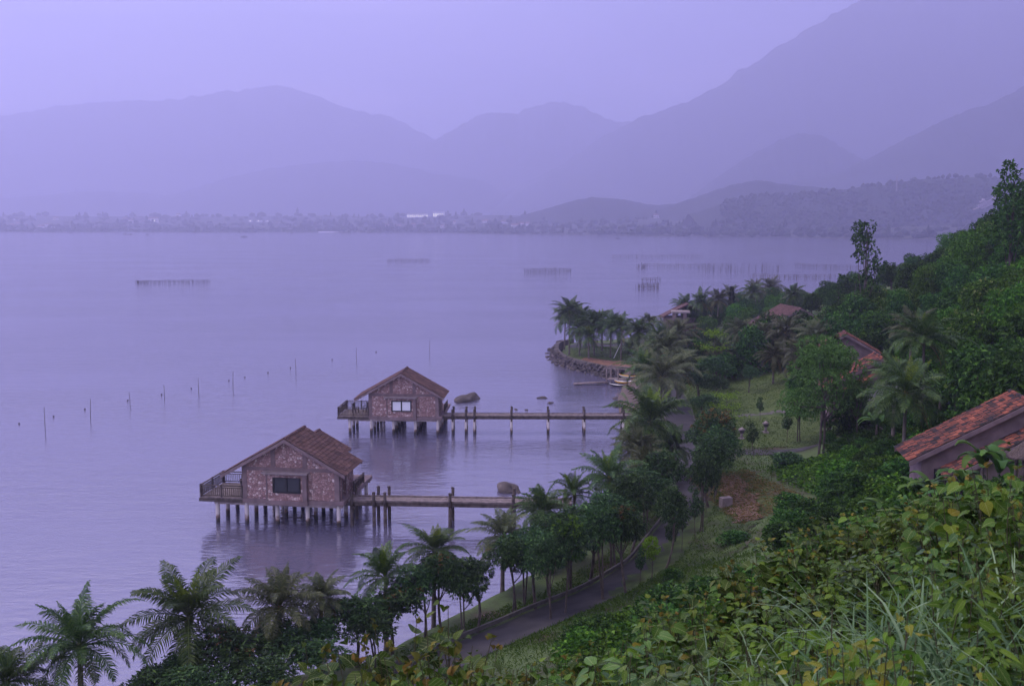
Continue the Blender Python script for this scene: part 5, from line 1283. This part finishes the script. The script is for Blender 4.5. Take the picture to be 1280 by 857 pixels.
def conifer(seed, Ht, R_):
    r = np.random.default_rng(seed); tb = MB().tube([(0, 0, -.2), (0, 0, Ht)], [.1, .02], 7); n = 2600; u = r.random(n) ** .8
    a = r.uniform(0, 6.28, n); tier = .72 + .28 * np.cos(u * 46); rr = R_ * (1 - u) * tier * np.sqrt(r.uniform(.15, 1, n)) + .05
    P = np.c_[rr*np.cos(a), rr*np.sin(a), Ht * (.12 + .88 * u)]; D = np.c_[np.cos(a), np.sin(a), r.uniform(-.4, .5, n)]; cb = MB(); kites(cb, P, D, np.full(n, .3), np.full(n, .045), r.uniform(-.5, .5, n))
    return dict(trunk=tb.mesh('tree_trunk', M['bark']), crown=cb.mesh('tree_crown', M['fir']), h=Ht)
FIR = conifer(8, 7, 1.5)
tree(915, 358, 210, FIR, 'small dark pointed conifer among the far palms', 1.0, None, 'conifer')
def open_tree(seed, Ht, lobes, leaf, n, ln, wd, tr):
    r = np.random.default_rng(seed); tb = MB(); p = branch(tb, (0, 0, -.3), (lobes[-1][0]*.6, lobes[-1][1]*.6, Ht*.86), tr, tr*.3, r, .03, 7, 8)
    for q in lobes: branch(tb, p[min(6, max(1, int(q[2] / Ht * 7) - 2))], q[:3], tr*.4, tr*.12, r, .08, 5)
    cb = MB(); P, D, l_, w_, ro = crown_leaves(r, lobes, n, ln, wd, .6, hang=.3, whorl=4); kites(cb, P, D, l_, w_, ro)
    return dict(trunk=tb.mesh('tree_trunk', M['bark']), crown=cb.mesh('tree_crown', M[leaf]), h=Ht)
SLIM = open_tree(31, 11, [(-1.6, 0, 10.3, .8, .7), (-.5, .3, 10.4, .9, .6), (-1.3, .2, 9.2, 1.1, .8), (.1, -.3, 8.9, 1.1, .8), (-1.5, 0, 7.8, .7, .5), (.9, .2, 7.7, 1.1, .8), (2.5, 0, 7.0, .9, .4), (-1.7, 0, 5.4, .8, .4), (.6, .3, 6.1, 1.2, .6), (1.6, .2, 5.0, .9, .7), (.8, -.3, 3.8, 1.2, .8)], 'hill', 1900, .30, .10, .16)
o = tree(1084, 275, 138, SLIM, 'slender open tree rising alone above the hillside canopy against the lake', 1.0, None, 'slender_tree', gz=None)
SKYT = open_tree(33, 10, [(.6, 0, 9.3, .8, .8), (-.2, .2, 8.2, .9, .7), (.9, 0, 7.7, 1.1, .8), (-.9, 0, 6.8, .9, .7), (.4, .3, 6.2, 1.2, .8), (-.9, 0, 5.2, 1.0, .7), (1.0, 0, 5.0, 1.2, .9), (0, 0, 4.0, 1.5, 1.0)], 'hill', 2200, .32, .10, .16)
tree(1270, 203, 108, SKYT, 'open topped tree standing highest on the hill crest against the haze', 1.0, None, 'slender_tree')
TWIGT = open_tree(35, 6, [(-.3, 0, 5.7, .4, .3), (.3, 0, 5.1, .4, .3), (0, .2, 4.4, .5, .4), (.3, 0, 3.3, .7, .5)], 'hill', 500, .24, .07, .07)
tree(1050, 343, 150, TWIGT, 'thin straggling sapling sticking up from the canopy beside the slender tree', .9, None, 'slender_tree')

# ---- the hillside canopy
HILL = [tree_proto(200 + i, 2.7, 5.4, 1.2, nl, 3600, .38, .10, 'hill', .16, ex, whorl=4, hang=.45, flat=.85) for i, (nl, ex) in enumerate(((11, None), (13, None), (9, ('vine', .10, .5)), (12, None)))]
VINE = [tree_proto(220 + i, 2.9, 5.0, .6, nl, 5600, .27, .10, 'vine', .14, ex, whorl=3, hang=.8, flat=.95, inside=.15) for i, (nl, ex) in enumerate(((12, None), (15, ('heart_bright', .04, .6)), (14, None)))]
def in_box(x, y, z, boxes):
    px, py, d = proj(x, y, z)
    for x0, y0, x1, y1, dd in boxes:
        if x0 < px < x1 and y0 < py < y1 and d < dd: return True
    return False
KEEP = [(1066, 436, 1132, 480, 92), (1052, 405, 1110, 445, 104), (1125, 480, 1300, 620, 56), (838, 382, 866, 408, 205), (915, 488, 1010, 580, 110), (1110, 395, 1195, 515, 84)]
spots = []
rs = np.random.default_rng(77)
for q in range(9000):
    x, y = rs.uniform(18, 112), rs.uniform(56, 268)
    g = float(H(x, y)); slope_zone = g > 3.4 or y > 136
    if not slope_zone or sdist(x, y)[0] < 3.0: continue
    if y < 88 and g < 9.5: continue
    if math.hypot(x - H1.location.x - .4, y - H1.location.y - 2) < 8.5 or math.hypot(x - H2.location.x, y - H2.location.y - 4) < 8 or math.hypot(x - H3.location.x, y - H3.location.y - 3) < 6.5 or math.hypot(x - H4.location.x, y - H4.location.y - 5) < 8: continue
    if 17.5 < x < 41 and 90 < y < 136: continue
    if np.min(np.hypot(x - RC[:, 0], y - RC[:, 1])) < 3.4: continue
    px, py, d = proj(x, y, g + 4)
    if px < 858 or px > 1345: continue
    if in_box(x, y, g + 5.0, KEEP) or in_box(x, y, g + 3, KEEP) or in_box(x - 1.6, y, g + 3.5, KEEP) or in_box(x + 1.6, y, g + 3.5, KEEP): continue
    sp_ = 3.2 + (y > 150) * 1.6
    if any((x - a)**2 + (y - b_)**2 < sp_**2 for a, b_ in spots): continue
    # leave out what the crest hides
    dx, dy = x / y, 1.0; hid = False
    for yy in np.arange(30, y - 6, 4.0):
        if float(H(x / y * yy, yy)) + 2.5 > CAM_H + (g + 5 - CAM_H) * yy / y: hid = True; break
    if hid: continue
    spots.append((x, y))
    if len(spots) >= 285: break
for i, (x, y) in enumerate(spots):
    g = float(H(x, y)); vine = mnoise.noise(Vector((x * .045, y * .045, 9))) + (.25 if (x > 40 and y < 105) else -.1) > .08
    pr = VINE[i % 3] if vine else HILL[i % 4]; k = rs.uniform(.62, 1.18) * (.8 if y > 150 else 1.0)
    root = empty('creeper_clad_tree' if vine else 'hillside_tree', (x, y, g - .2), rs.uniform(0, 6.28), 'light green tree smothered in creepers in the hillside canopy' if vine else 'dark green leafy tree in the closed hillside canopy', 'tree', 'creeper clad trees of the hillside' if vine else 'dark trees of the hillside canopy')
    root.scale = (k * rs.uniform(.85, 1.15), k * rs.uniform(.85, 1.15), k)
    put('trunk', pr['trunk'], root); put('crown', pr['crown'], root)

# ---- banana plants
def banana_proto(seed):
    r = np.random.default_rng(seed); sb = MB().tube([(0, 0, -.1), (.03, 0, .7), (.05, 0, 1.4)], [.13, .11, .07], 8); lb = MB()
    for k in range(8):
        az = k * 2.4 + r.uniform(-.3, .3); el = R(r.uniform(35, 80)); L_ = r.uniform(1.3, 1.9); n = 9; p = np.array([.05, 0, 1.35]); e = el; rows = []
        for i in range(n):
            u = i / (n-1); w = .27 * math.sin(math.pi * (u*.86 + .1)) ** .7 * (u > .12) + .02; sd_ = np.array([-math.sin(az), math.cos(az), 0]); up_ = np.array([-math.sin(e)*math.cos(az), -math.sin(e)*math.sin(az), math.cos(e)])
            for q in (-1, 0, 1): rows.append(p + sd_ * w * q + up_ * (.09 * abs(q) * (w > .1)) - np.array([0, 0, r.uniform(0, .05) * abs(q)]))
            p = p + L_/(n-1) * np.array([math.cos(e)*math.cos(az), math.cos(e)*math.sin(az), math.sin(e)]); e -= R(r.uniform(9, 17))
        f = [(i*3+q, i*3+q+1, (i+1)*3+q+1, (i+1)*3+q) for i in range(n-1) for q in (0, 1)]
        lb.add(rows, f, 0, True)
    return dict(trunk=sb.mesh('banana_stem', M['bark']), crown=lb.mesh('banana_leaves', M['banana']), h=3.0)
BAN = [banana_proto(s) for s in (1, 2, 3)]
for i, (px, pt, Y, lb, s) in enumerate(((1232, 520, 46, 'banana plant in front of the mossy tiled roof', 1.0), (1252, 535, 45, 'banana plant with a bright yellow-green leaf by the thatched shelter', .9), (1205, 560, 46.5, 'banana plant under the porch roof of the near tiled house', .8), (1150, 584, 49, 'banana plant at the corner post of the near tiled house', .8), (1130, 610, 47, 'low banana plant on the slope below the near tiled house', .7), (1178, 446, 78, 'banana clump beside the big blue-grey hillside palm', 1.2), (1198, 452, 77, 'banana clump at the edge of the creepers beside the palm', 1.1), (1098, 500, 80, 'banana plant behind the drooping palm', 1.0), (1062, 392, 112, 'banana plant beside the ridge of the hidden tiled house', 1.2), (1165, 572, 47.5, 'banana plant before the dark veranda opening of the near tiled house', .8), (1190, 590, 46, 'low banana plant beside the one before the dark veranda opening', .8), (1105, 615, 50, 'banana plant amid the slope shrubs before the near tiled house', .8))):
    x, y, z = at_y(px, pt, Y); g = float(H(x, y)); k = float(np.clip((z - g) / 3.0, .5, 1.6))
    root = empty('banana_plant', (x, y, g), rng.uniform(0, 6.28), lb, 'banana plant', 'banana plants round the hillside houses'); root.scale = (s, s, k)
    put('stem', BAN[i % 3]['trunk'], root); put('leaves', BAN[i % 3]['crown'], root)

# ---- shrubs on the lower slope
def shrub_proto(seed, leaf, R_, Ht, n, ln, wd, extra=None):
    r = np.random.default_rng(seed); lobes = make_lobes(r, 8, R_, Ht * .8, .1, .9); tb = MB()
    for q in lobes: branch(tb, (r.uniform(-.1, .1), r.uniform(-.1, .1), -.1), q[:3], .035, .01, r, .08, 5)
    cb = MB(); P, D, l_, w_, ro = crown_leaves(r, lobes, n, ln, wd, .25, hang=.2, whorl=4); kites(cb, P, D, l_, w_, ro)
    return dict(trunk=tb.mesh('shrub_stems', M['twig']), crown=cb.mesh('shrub_leaves', M[leaf]), h=Ht)
SHR = [shrub_proto(301, 'mango', 1.3, 2.4, 2600, .22, .055), shrub_proto(302, 'hill', 1.2, 1.7, 2400, .20, .06), shrub_proto(303, 'vine', 1.4, 1.5, 2600, .19, .065), shrub_proto(304, 'hill', 1.0, 2.2, 2000, .2, .06)]
def shrub(px, pt, Y, v_, lb, s=1.0, group='shrubs of the lower slope'):
    x, y, z = at_y(px, pt, Y); g = float(H(x, y)); k = float(np.clip((z - g) / SHR[v_]['h'], .45, 1.9))
    root = empty('shrub', (x, y, g), rng.uniform(0, 6.28), lb, 'shrub', group); root.scale = (s, s, k); put('stems', SHR[v_]['trunk'], root); put('leaves', SHR[v_]['crown'], root)
shrub(985, 562, 82, 0, 'dark rounded bush standing alone above the bare brown soil', 1.35, None)
shrub(918, 672, 63, 1, 'low dark bush at the lower end of the bare brown soil', .9, None)
shrub(842, 742, 58, 1, 'small dark bush on the verge below the lime green sapling', .6, None)
rs2 = np.random.default_rng(5)
cnt = 0; low = []
while cnt < 150:
    x, y = rs2.uniform(3, 36), rs2.uniform(22, 96); g = float(H(x, y))
    if np.min(np.hypot(x - RC[:, 0], y - RC[:, 1])) < (6.5 if y < 64 else 5.0) and y < 90: continue
    if in_box(x, y, g + .2, [(740, 590, 975, 768, 200)]): continue
    if g < 2.6 or g > 13 or (16 < x < 21.5 and 64 < y < 87) or any((x-a)**2 + (y-b_)**2 < 2.0 for a, b_ in low): continue
    if in_box(x, y, g + 1.2, [(905, 545, 1045, 590, 105)]) or in_box(x, y, g + 2.2, [(905, 545, 1045, 590, 105)]): continue
    if math.hypot(x - H1.location.x, y - H1.location.y - 2) < 6.5 or (y > 86 and x < 24.0): continue
    if in_box(x, y, g + 1.3, [(1125, 480, 1300, 600, 56), (1150, 500, 1300, 612, 56), (920, 520, 1030, 575, 110)]): continue
    low.append((x, y)); v_ = (1, 2, 3, 2, 1)[cnt % 5]; k = rs2.uniform(.55, 1.15)
    root = empty('shrub', (x, y, g - .05), rs2.uniform(0, 6.28), {1: 'dark green shrub among the slope undergrowth', 2: 'pale green sprawling shrub among the slope undergrowth', 3: 'upright dark shrub among the slope undergrowth'}[v_], 'shrub', {1: 'dark shrubs of the lower slope', 2: 'pale shrubs of the lower slope', 3: 'upright shrubs of the lower slope'}[v_])
    root.scale = (k * 1.15, k * 1.15, k); put('stems', SHR[v_]['trunk'], root); put('leaves', SHR[v_]['crown'], root); cnt += 1
# shrubs and weeds along the shore under the palms
for i, (x, y) in enumerate(((4.4, 66.4), (6.5, 70.5), (8.2, 74.6), (10, 79), (11.6, 84), (12.8, 90), (13.8, 97), (14.4, 104), (15.2, 111), (2.4, 63.8), (16.0, 118))):
    root = empty('shrub', (x, y, float(H(x, y))), i, 'low weedy shrub on the grass strip between road and lake', 'shrub', 'weeds on the shore strip'); v_ = (2, 1)[i % 2]
    root.scale = (.55, .55, .6 + .3 * (i % 3)); put('stems', SHR[v_]['trunk'], root); put('leaves', SHR[v_]['crown'], root)

# ---- creeping ground cover over the slopes, turf on the verges and lawns (nobody could count it)
def scatter(name, n, fn, leaf, ln, wd, label, up=1.2, lift=.05):
    r = np.random.default_rng(len(name) * 7 + n); P = fn(r, n); mb = MB(); D = rdir(r, len(P), up * .2); D[:, 2] = np.abs(D[:, 2]) * up
    kites(mb, P + np.c_[np.zeros(len(P)), np.zeros(len(P)), r.uniform(0, lift, len(P))], D, ln * r.uniform(.6, 1.4, len(P)), wd * r.uniform(.7, 1.3, len(P)), r.uniform(-1, 1, len(P)))
    tag(mb.build(name, M[leaf]), label, 'ground cover', kind='stuff')
def rdist(x, y): return np.min(np.hypot(np.asarray(x)[..., None] - RC[::3, 0], np.asarray(y)[..., None] - RC[::3, 1]), -1)
def slope_pts(r, n):
    x = r.uniform(2, 48, n * 3); y = r.uniform(20, 100, n * 3); g = H(x, y)
    ok = (g > 2.3) & (g < 15) & ~((y > 84) & (x < 37)) & (np.abs(x/y) < .6) & (rdist(x, y) > 5.2) & ~((x > 15.2) & (x < 21.2) & (y > 65) & (y < 87)) & (np.hypot(x - H1.location.x, y - H1.location.y - 2) > 5); x, y, g = x[ok][:n], y[ok][:n], g[ok][:n]
    zc = y * CP - (g - CAM_H) * SP; qx = 640 + FPX * x / zc; qy = 428.5 - FPX * (y * SP + (g - CAM_H) * CP) / zc; ok = ~((qx > 740) & (qx < 972) & (qy > 590) & (qy < 765) & (y > 50))
    return np.c_[x, y, g][ok]
scatter('ground_cover', 60000, slope_pts, 'vine', .30, .10, 'creeping green ground cover over the lower slope', .6, .5)
def verge_pts(r, n):
    q = r.uniform(0, len(RC) - 1.01, n); i = q.astype(int); off = np.where(r.random(n) < .72, -1.8 - 6.5 * r.random(n) ** 1.4, r.uniform(1.85, 3.8, n)); c = RC[i] + (RC[i+1] - RC[i]) * (q - i)[:, None] + RN[i] * off[:, None]
    ok = sdist(c[:, 0], c[:, 1]) > .1; c = c[ok]; return np.c_[c, H(c[:, 0], c[:, 1]) + .05]
scatter('verge_grass', 38000, verge_pts, 'turf', .22, .02, 'short rough grass along both edges of the road', 1.6, .02)
def lawn_pts(r, n):
    x = r.uniform(9.5, 40, n * 2); y = r.uniform(97, 192, n * 2); ok = (((x > 22) & (y < 148) & ~((y > 112) & (y < 116.5))) | ((x < 23) & (y > 158) & (y < 179) & (x > 10.5))) & (sdist(x, y) > 1.5); x, y = x[ok][:n], y[ok][:n]
    return np.c_[x, y, H(x, y) + .05]
scatter('lawn_turf', 26000, lawn_pts, 'turf', .16, .03, 'mown grass blades of the lawns', 1.0, .02)
def dirt_pts(r, n):
    x = r.uniform(15.6, 20.8, n); y = r.uniform(66.5, 86, n); return np.c_[x, y, H(x, y) + .1]
scatter('dead_straw', 5000, dirt_pts, 'palm_dry', .30, .012, 'dry cut stalks lying on the bare brown soil', .25, .05)

# ---- small things on the lawn
def lantern(px, py, label):
    q = hit(px, py); r_ = empty('stone_lantern', q, 0, label, 'stone lantern')
    MB().box(-.28, .28, -.28, .28, 0, .18).build('base', M['concrete'], r_)
    MB().tube([(0, 0, .18), (0, 0, .7)], [.14, .12], 8).build('shaft', M['concrete'], r_)
    MB().box(-.22, .22, -.22, .22, .702, 1.02).build('lamp_house', M['rubble'], r_)
    MB().tube([(0, 0, 1.022), (0, 0, 1.2), (0, 0, 1.3)], [.42, .16, .05], 8).build('cap', M['concrete'], r_)
lantern(927, 549, 'small stone lantern at the lawn edge under the lime tree')
lantern(957, 541, 'small dark stone lantern in the middle of the lawn')
# timber rail in front of the terrace by the drooping palm
q0, q1 = hit(1098, 548), hit(1170, 548)
fr = empty('rail_fence', q0, math.atan2(q1[1]-q0[1], q1[0]-q0[0]), 'low timber rail fence on the terrace below the drooping palm', 'fence'); Lf = math.hypot(q1[0]-q0[0], q1[1]-q0[1])
for k in range(5): MB().box(Lf*k/4 - .07, Lf*k/4 + .07, -.07, .07, -1.2, .95).build('post', M['greywood'], fr)
MB().box(-.2, Lf + .2, -.06, .06, .96, 1.06).box(0, Lf, -.03, .03, .45, .55).build('rail', M['greywood'], fr)

# ================================================================== THE NEAR SHRUBS AND GRASS
def heart_proto(seed, Ht, R_, nst, leaf, size, per, tips=True, aspect=1.0, broadleaf=True, tipmat='tip', hang=.55):
    """a shrub of upright leafy stems with broad leaves on stalks"""
    r = np.random.default_rng(seed); sb = MB(); lb = MB(); P, D, S = [], [], []; tP, tD, tS = [], [], []
    for k in range(nst):
        a = r.uniform(0, 6.28); rr = R_ * math.sqrt(r.uniform(.02, 1)); hh = Ht * (1 - .38 * (rr / R_) ** 2) * r.uniform(.72, 1.06)
        e = np.array([rr*math.cos(a), rr*math.sin(a), hh]); b0 = np.array([rr*.35*math.cos(a), rr*.35*math.sin(a), -.3]); pts = np.array(branch(sb, b0, e, .012, .003, r, .05, 5, 7))
        m_ = int(per * r.uniform(.7, 1.3)); t_ = 1 - r.random(m_) ** 1.15 * .85; u = np.clip(t_ * 6, 0, 5.99); i = u.astype(int); base = pts[i] + (pts[i+1] - pts[i]) * (u - i)[:, None]
        az = np.arange(m_) * 2.4 + r.uniform(0, 6.28); out_ = np.c_[np.cos(az), np.sin(az), r.uniform(-.1, .6, m_)]; st_ = size * r.uniform(.6, 1.3, m_)
        P.append(base + out_ * st_[:, None] * .7); d = out_.copy(); d[:, 2] -= r.uniform(.2, 1.4, m_) * hang * 1.6; D.append(d + r.normal(0, .25, d.shape)); S.append(size * r.uniform(.55, 1.15, m_) * (1 - .45 * (t_ > .93)))
        if tips and k % 2:
            q = 4; az = r.uniform(0, 6.28, q); tP.append(np.repeat(e[None], q, 0) + r.normal(0, .015, (q, 3))); tD.append(np.c_[np.cos(az)*.5, np.sin(az)*.5, r.uniform(.3, 1, q)]); tS.append(size * r.uniform(.22, .45, q))
    P, D, S = np.concatenate(P), np.concatenate(D), np.concatenate(S); broad(lb, P, D, S, r.uniform(-.6, .6, len(P)), aspect, r.uniform(.6, 1.5))
    mats = [M[leaf]]
    if tips: broad(lb, np.concatenate(tP), np.concatenate(tD), np.concatenate(tS), r.uniform(-1, 1, len(np.concatenate(tP))), .8, 2.0, 1); mats.append(M[tipmat])
    return dict(trunk=sb.mesh('shrub_stems', M['twig']), crown=lb.mesh('shrub_leaves', mats), h=Ht)
NEAR = {
 'heart0': heart_proto(401, 1.6, .85, 30, 'heart', .175, 16), 'heart1': heart_proto(402, 1.5, .8, 27, 'heart', .195, 14), 'heart2': heart_proto(403, 1.7, .9, 32, 'heart', .155, 17),
 'blue0': heart_proto(404, 1.5, .8, 24, 'heart_blue', .20, 14, False, .72), 'bright0': heart_proto(405, 1.3, .75, 26, 'heart_bright', .14, 18, False, .8), 'lance0': heart_proto(406, 1.5, .8, 22, 'heart_bright', .24, 15, False, .42, hang=.4),
 'yellow0': heart_proto(407, 1.1, .5, 11, 'heart_yellow', .115, 16, False, .75, hang=.3), 'dark0': heart_proto(408, 1.5, .9, 34, 'heart_blue', .135, 19, False, .8),
}
def near(px, pt, Y, kind, label, s=1.0, group=None):
    x, y, z = at_y(px, pt, Y); g = float(H(x, y)); p_ = NEAR[kind]; k = float(np.clip((z - g) / p_['h'], .35, 1.7)) * (rng.uniform(.84, 1.03) if Y > 6.9 else rng.uniform(.7, 1.15))
    s *= rng.uniform(.78, 1.02); root = empty('broadleaf_shrub', (x, y, g), rng.uniform(0, 6.28), label, 'shrub', group); root.scale = (s * (.55 + .45*k), s * (.55 + .45*k), k)
    put('stems', p_['trunk'], root); put('leaves', p_['crown'], root)
GH_ = 'heart-leaved shrubs of the near slope'
for px, pt, Y, kd, lb, s in (
 (405, 828, 6.4, 'heart1', 'heart-leaved shrub at the lakeward end of the near shrub row', .95), (455, 800, 6.6, 'heart0', 'heart-leaved shrub with rusty tips below the rusty mango', .9), (505, 786, 6.8, 'heart2', 'tallest bump of the near shrub row, before the mango with bare forks', .9), (560, 800, 6.6, 'heart0', 'heart-leaved shrub where the road dips out of sight', .9),
 (610, 806, 6.5, 'heart1', 'yellow-tipped heart-leaved shrub at the near end of the road', .9), (665, 800, 6.9, 'heart2', 'heart-leaved shrub in front of the visible stretch of road', .9), (720, 794, 7.3, 'heart0', 'heart-leaved shrub below the light-topped mango', .9), (775, 790, 7.8, 'bright0', 'bright small-leaved shrub at the foot of the lime green sapling', .9),
 (835, 764, 8.6, 'heart1', 'heart-leaved shrub under the verge grass', .9), (880, 732, 9.2, 'heart2', 'heart-leaved shrub with orange tips in front of the bare brown soil', .95), (925, 712, 9.6, 'heart0', 'heart-leaved shrub below the end of the brown soil', .95), (968, 672, 9.8, 'heart1', 'olive heart-leaved shrub standing before the slope undergrowth', 1.0), (1012, 650, 10, 'heart2', 'tall olive heart-leaved shrub with upright tips on the slope', 1.0), (1060, 640, 10.4, 'heart0', 'olive heart-leaved shrub beneath the lone banana plants', 1.0), (1105, 632, 10.6, 'heart1', 'heart-leaved shrub just under the corner of the near tiled house', 1.0),
 (1150, 620, 9.6, 'bright0', 'lime yellow shrub in front of the near tiled house', 1.0), (1190, 602, 8.8, 'heart2', 'heart-leaved shrub covering the foot of the porch', .95), (1232, 584, 8.0, 'heart0', 'high heart-leaved shrub under the thatched shelter', .95), (1275, 566, 7.4, 'heart1', 'highest heart-leaved shrub at the picture edge by the shelter', .95), (1300, 590, 6.6, 'heart2', 'leafy shrub crowding the picture edge below the highest one', .9),
 (425, 806, 7.6, 'heart2', 'olive shrub behind the lakeward end of the near shrub row', .9), (480, 800, 7.8, 'heart0', 'olive shrub rising behind the rusty tipped one', .9), (535, 800, 7.6, 'dark0', 'dark small-leaved shrub behind the tallest bump of the row', .95), (590, 806, 7.4, 'heart2', 'olive shrub with fine leaves where the road is lost to view', .9), (640, 812, 7.2, 'dark0', 'dark small-leaved shrub before the near end of the road', .9), (440, 846, 5.8, 'dark0', 'dark small-leaved shrub under the lakeward end of the row', .8),
 (470, 838, 5.2, 'blue0', 'bluish broad-leaved shrub lowest in the shrub row', .8), (540, 832, 5.4, 'heart1', 'near heart-leaved shrub in the second row, before the road dip', .8), (620, 838, 5.2, 'heart0', 'near heart-leaved shrub with drooping leaves at the bottom of the view', .8), (690, 822, 5.8, 'blue0', 'bluish broad-leaved shrub with long leaves before the road', .85), (760, 824, 5.8, 'lance0', 'near pointed-leaved shrub in the second row below the bright small-leaved one', .85), (830, 800, 6.6, 'blue0', 'bluish shrub mixed with bright shoots in the second row', .85), (890, 780, 7.2, 'heart1', 'shaded heart-leaved shrub behind the silvery grass', .85), (950, 745, 7.8, 'lance0', 'shaded pointed-leaved shrub in the middle of the near slope', .9), (1010, 712, 8.2, 'dark0', 'dark small-leaved shrub in the middle of the near slope', .95), (1075, 690, 8.4, 'bright0', 'broad bright green shrub behind the tall arching grass', .95), (1130, 676, 8.2, 'dark0', 'dark shrub in the hollow below the lime yellow shrub', .95), (1180, 660, 7.6, 'heart0', 'olive shrub with upright orange tips above the arching grass', .9), (1240, 650, 6.6, 'dark0', 'dark twiggy shrub in the hollow under the highest shrubs', .9),
 (1285, 668, 5.2, 'lance0', 'shrub with long bright pointed leaves at the picture edge', .8), (1240, 706, 5.0, 'lance0', 'shrub with long bright pointed leaves behind the arching grass', .75), (1290, 742, 4.2, 'lance0', 'bright pointed-leaved shrub lowest at the picture edge', .7), (1140, 720, 6.0, 'bright0', 'bright small-leaved shrub hidden in the arching grass', .8),
 (1075, 770, 3.9, 'yellow0', 'yellow-leaved seedling in the lowest part of the view', .8), (1000, 800, 3.9, 'yellow0', 'yellow-leaved seedling beside the silvery grass', .7), (1110, 806, 3.5, 'bright0', 'green leafy sprout beneath the yellow-leaved seedling', .6), (1180, 812, 3.6, 'yellow0', 'small yellow-leaved sprout among the arching grass', .6), (1050, 838, 3.3, 'blue0', 'bluish leafy sprout at the very bottom of the view', .55),
 (1000, 760, 5.6, 'bright0', 'fresh green leafy shrub between the two patches of grass', .85), (1060, 742, 6.4, 'lance0', 'pointed-leaved shrub just above the arching grass', .85), (1290, 800, 3.7, 'lance0', 'long-leaved bright sprout in the lowest corner of the view', .6), (1090, 825, 3.9, 'bright0', 'fresh green sprout under the arching grass', .6), (1215, 840, 3.5, 'bright0', 'fresh green sprout at the bottom edge near the corner', .55), (960, 838, 4.2, 'bright0', 'fresh green sprout in front of the silvery grass', .6),
 (930, 806, 5.2, 'dark0', 'dark sprawling shrub under the silvery grass', .75), (860, 838, 4.6, 'heart2', 'small heart-leaved shrub below the silvery grass', .65), (780, 850, 4.6, 'blue0', 'bluish shrub at the bottom edge below the near pointed-leaved shrub', .65), (700, 856, 4.4, 'heart0', 'heart-leaved sprout at the bottom edge of the view', .65), (400, 858, 5.0, 'heart2', 'heart-leaved sprout at the lakeward bottom of the near shrub row', .7)):
    near(px, pt, Y, kd, lb, s, GH_)
def blades(seed, pts, ln, wd):
    r = np.random.default_rng(seed); mb = MB()
    for (x, y, n, L_, sp_) in pts:
        for k in range(int(n * .52)):
            a = r.uniform(0, 6.28); px, py = x + r.normal(0, sp_), y + r.normal(0, sp_); p = np.array([px, py, float(H(px, py)) - .03]); e = R(r.uniform(58, 88)); Lb = L_ * r.uniform(.55, 1.15); w = wd * r.uniform(.6, 1.2); m_ = 7; rows = []; dr = R(r.uniform(12, 34)); tw = r.uniform(-.7, .7)
            for i in range(m_):
                u = i / (m_-1); ww = w * (1 - u) ** .6 * (.55 + .45 * min(1, u*5)); sd_ = np.array([-math.sin(a + tw*u), math.cos(a + tw*u), 0]); rows += [p - sd_ * ww, p + sd_ * ww + (0, 0, ww*.3)]
                p = p + Lb/(m_-1) * np.array([math.cos(e)*math.cos(a), math.cos(e)*math.sin(a), math.sin(e)]); e -= dr * (.4 + u)
            mb.add(rows, [(2*i, 2*i+1, 2*i+3, 2*i+2) for i in range(m_-1)], 0, True)
    return mb
gp = []
for px, py, Y, n, L_, sp_ in ((1040, 790, 5.0, 80, .9, .18), (1100, 765, 5.2, 120, 1.0, .22), (1150, 745, 5.4, 140, 1.05, .24), (1200, 745, 5.2, 120, 1.0, .22), (1250, 760, 4.8, 100, .9, .2), (1120, 740, 6.0, 70, 1.1, .22), (1180, 800, 4.2, 90, .75, .18), (1240, 815, 4.0, 90, .7, .18), (1140, 820, 4.0, 70, .7, .16), (900, 815, 5.4, 100, .85, .2), (950, 800, 5.4, 120, .9, .22), (985, 815, 4.8, 90, .8, .18), (880, 830, 4.8, 80, .7, .18), (940, 840, 4.4, 80, .7, .16), (1290, 790, 4.2, 80, .8, .2), (1010, 845, 4.0, 60, .6, .15)):
    x, y, z = at_y(px, py, Y); gp.append((x, y, n, L_, sp_))
tag(blades(9, gp, .9, .013).build('long_grass', M['grass']), 'long silvery green arching grass on the near slope', 'grass', kind='stuff')
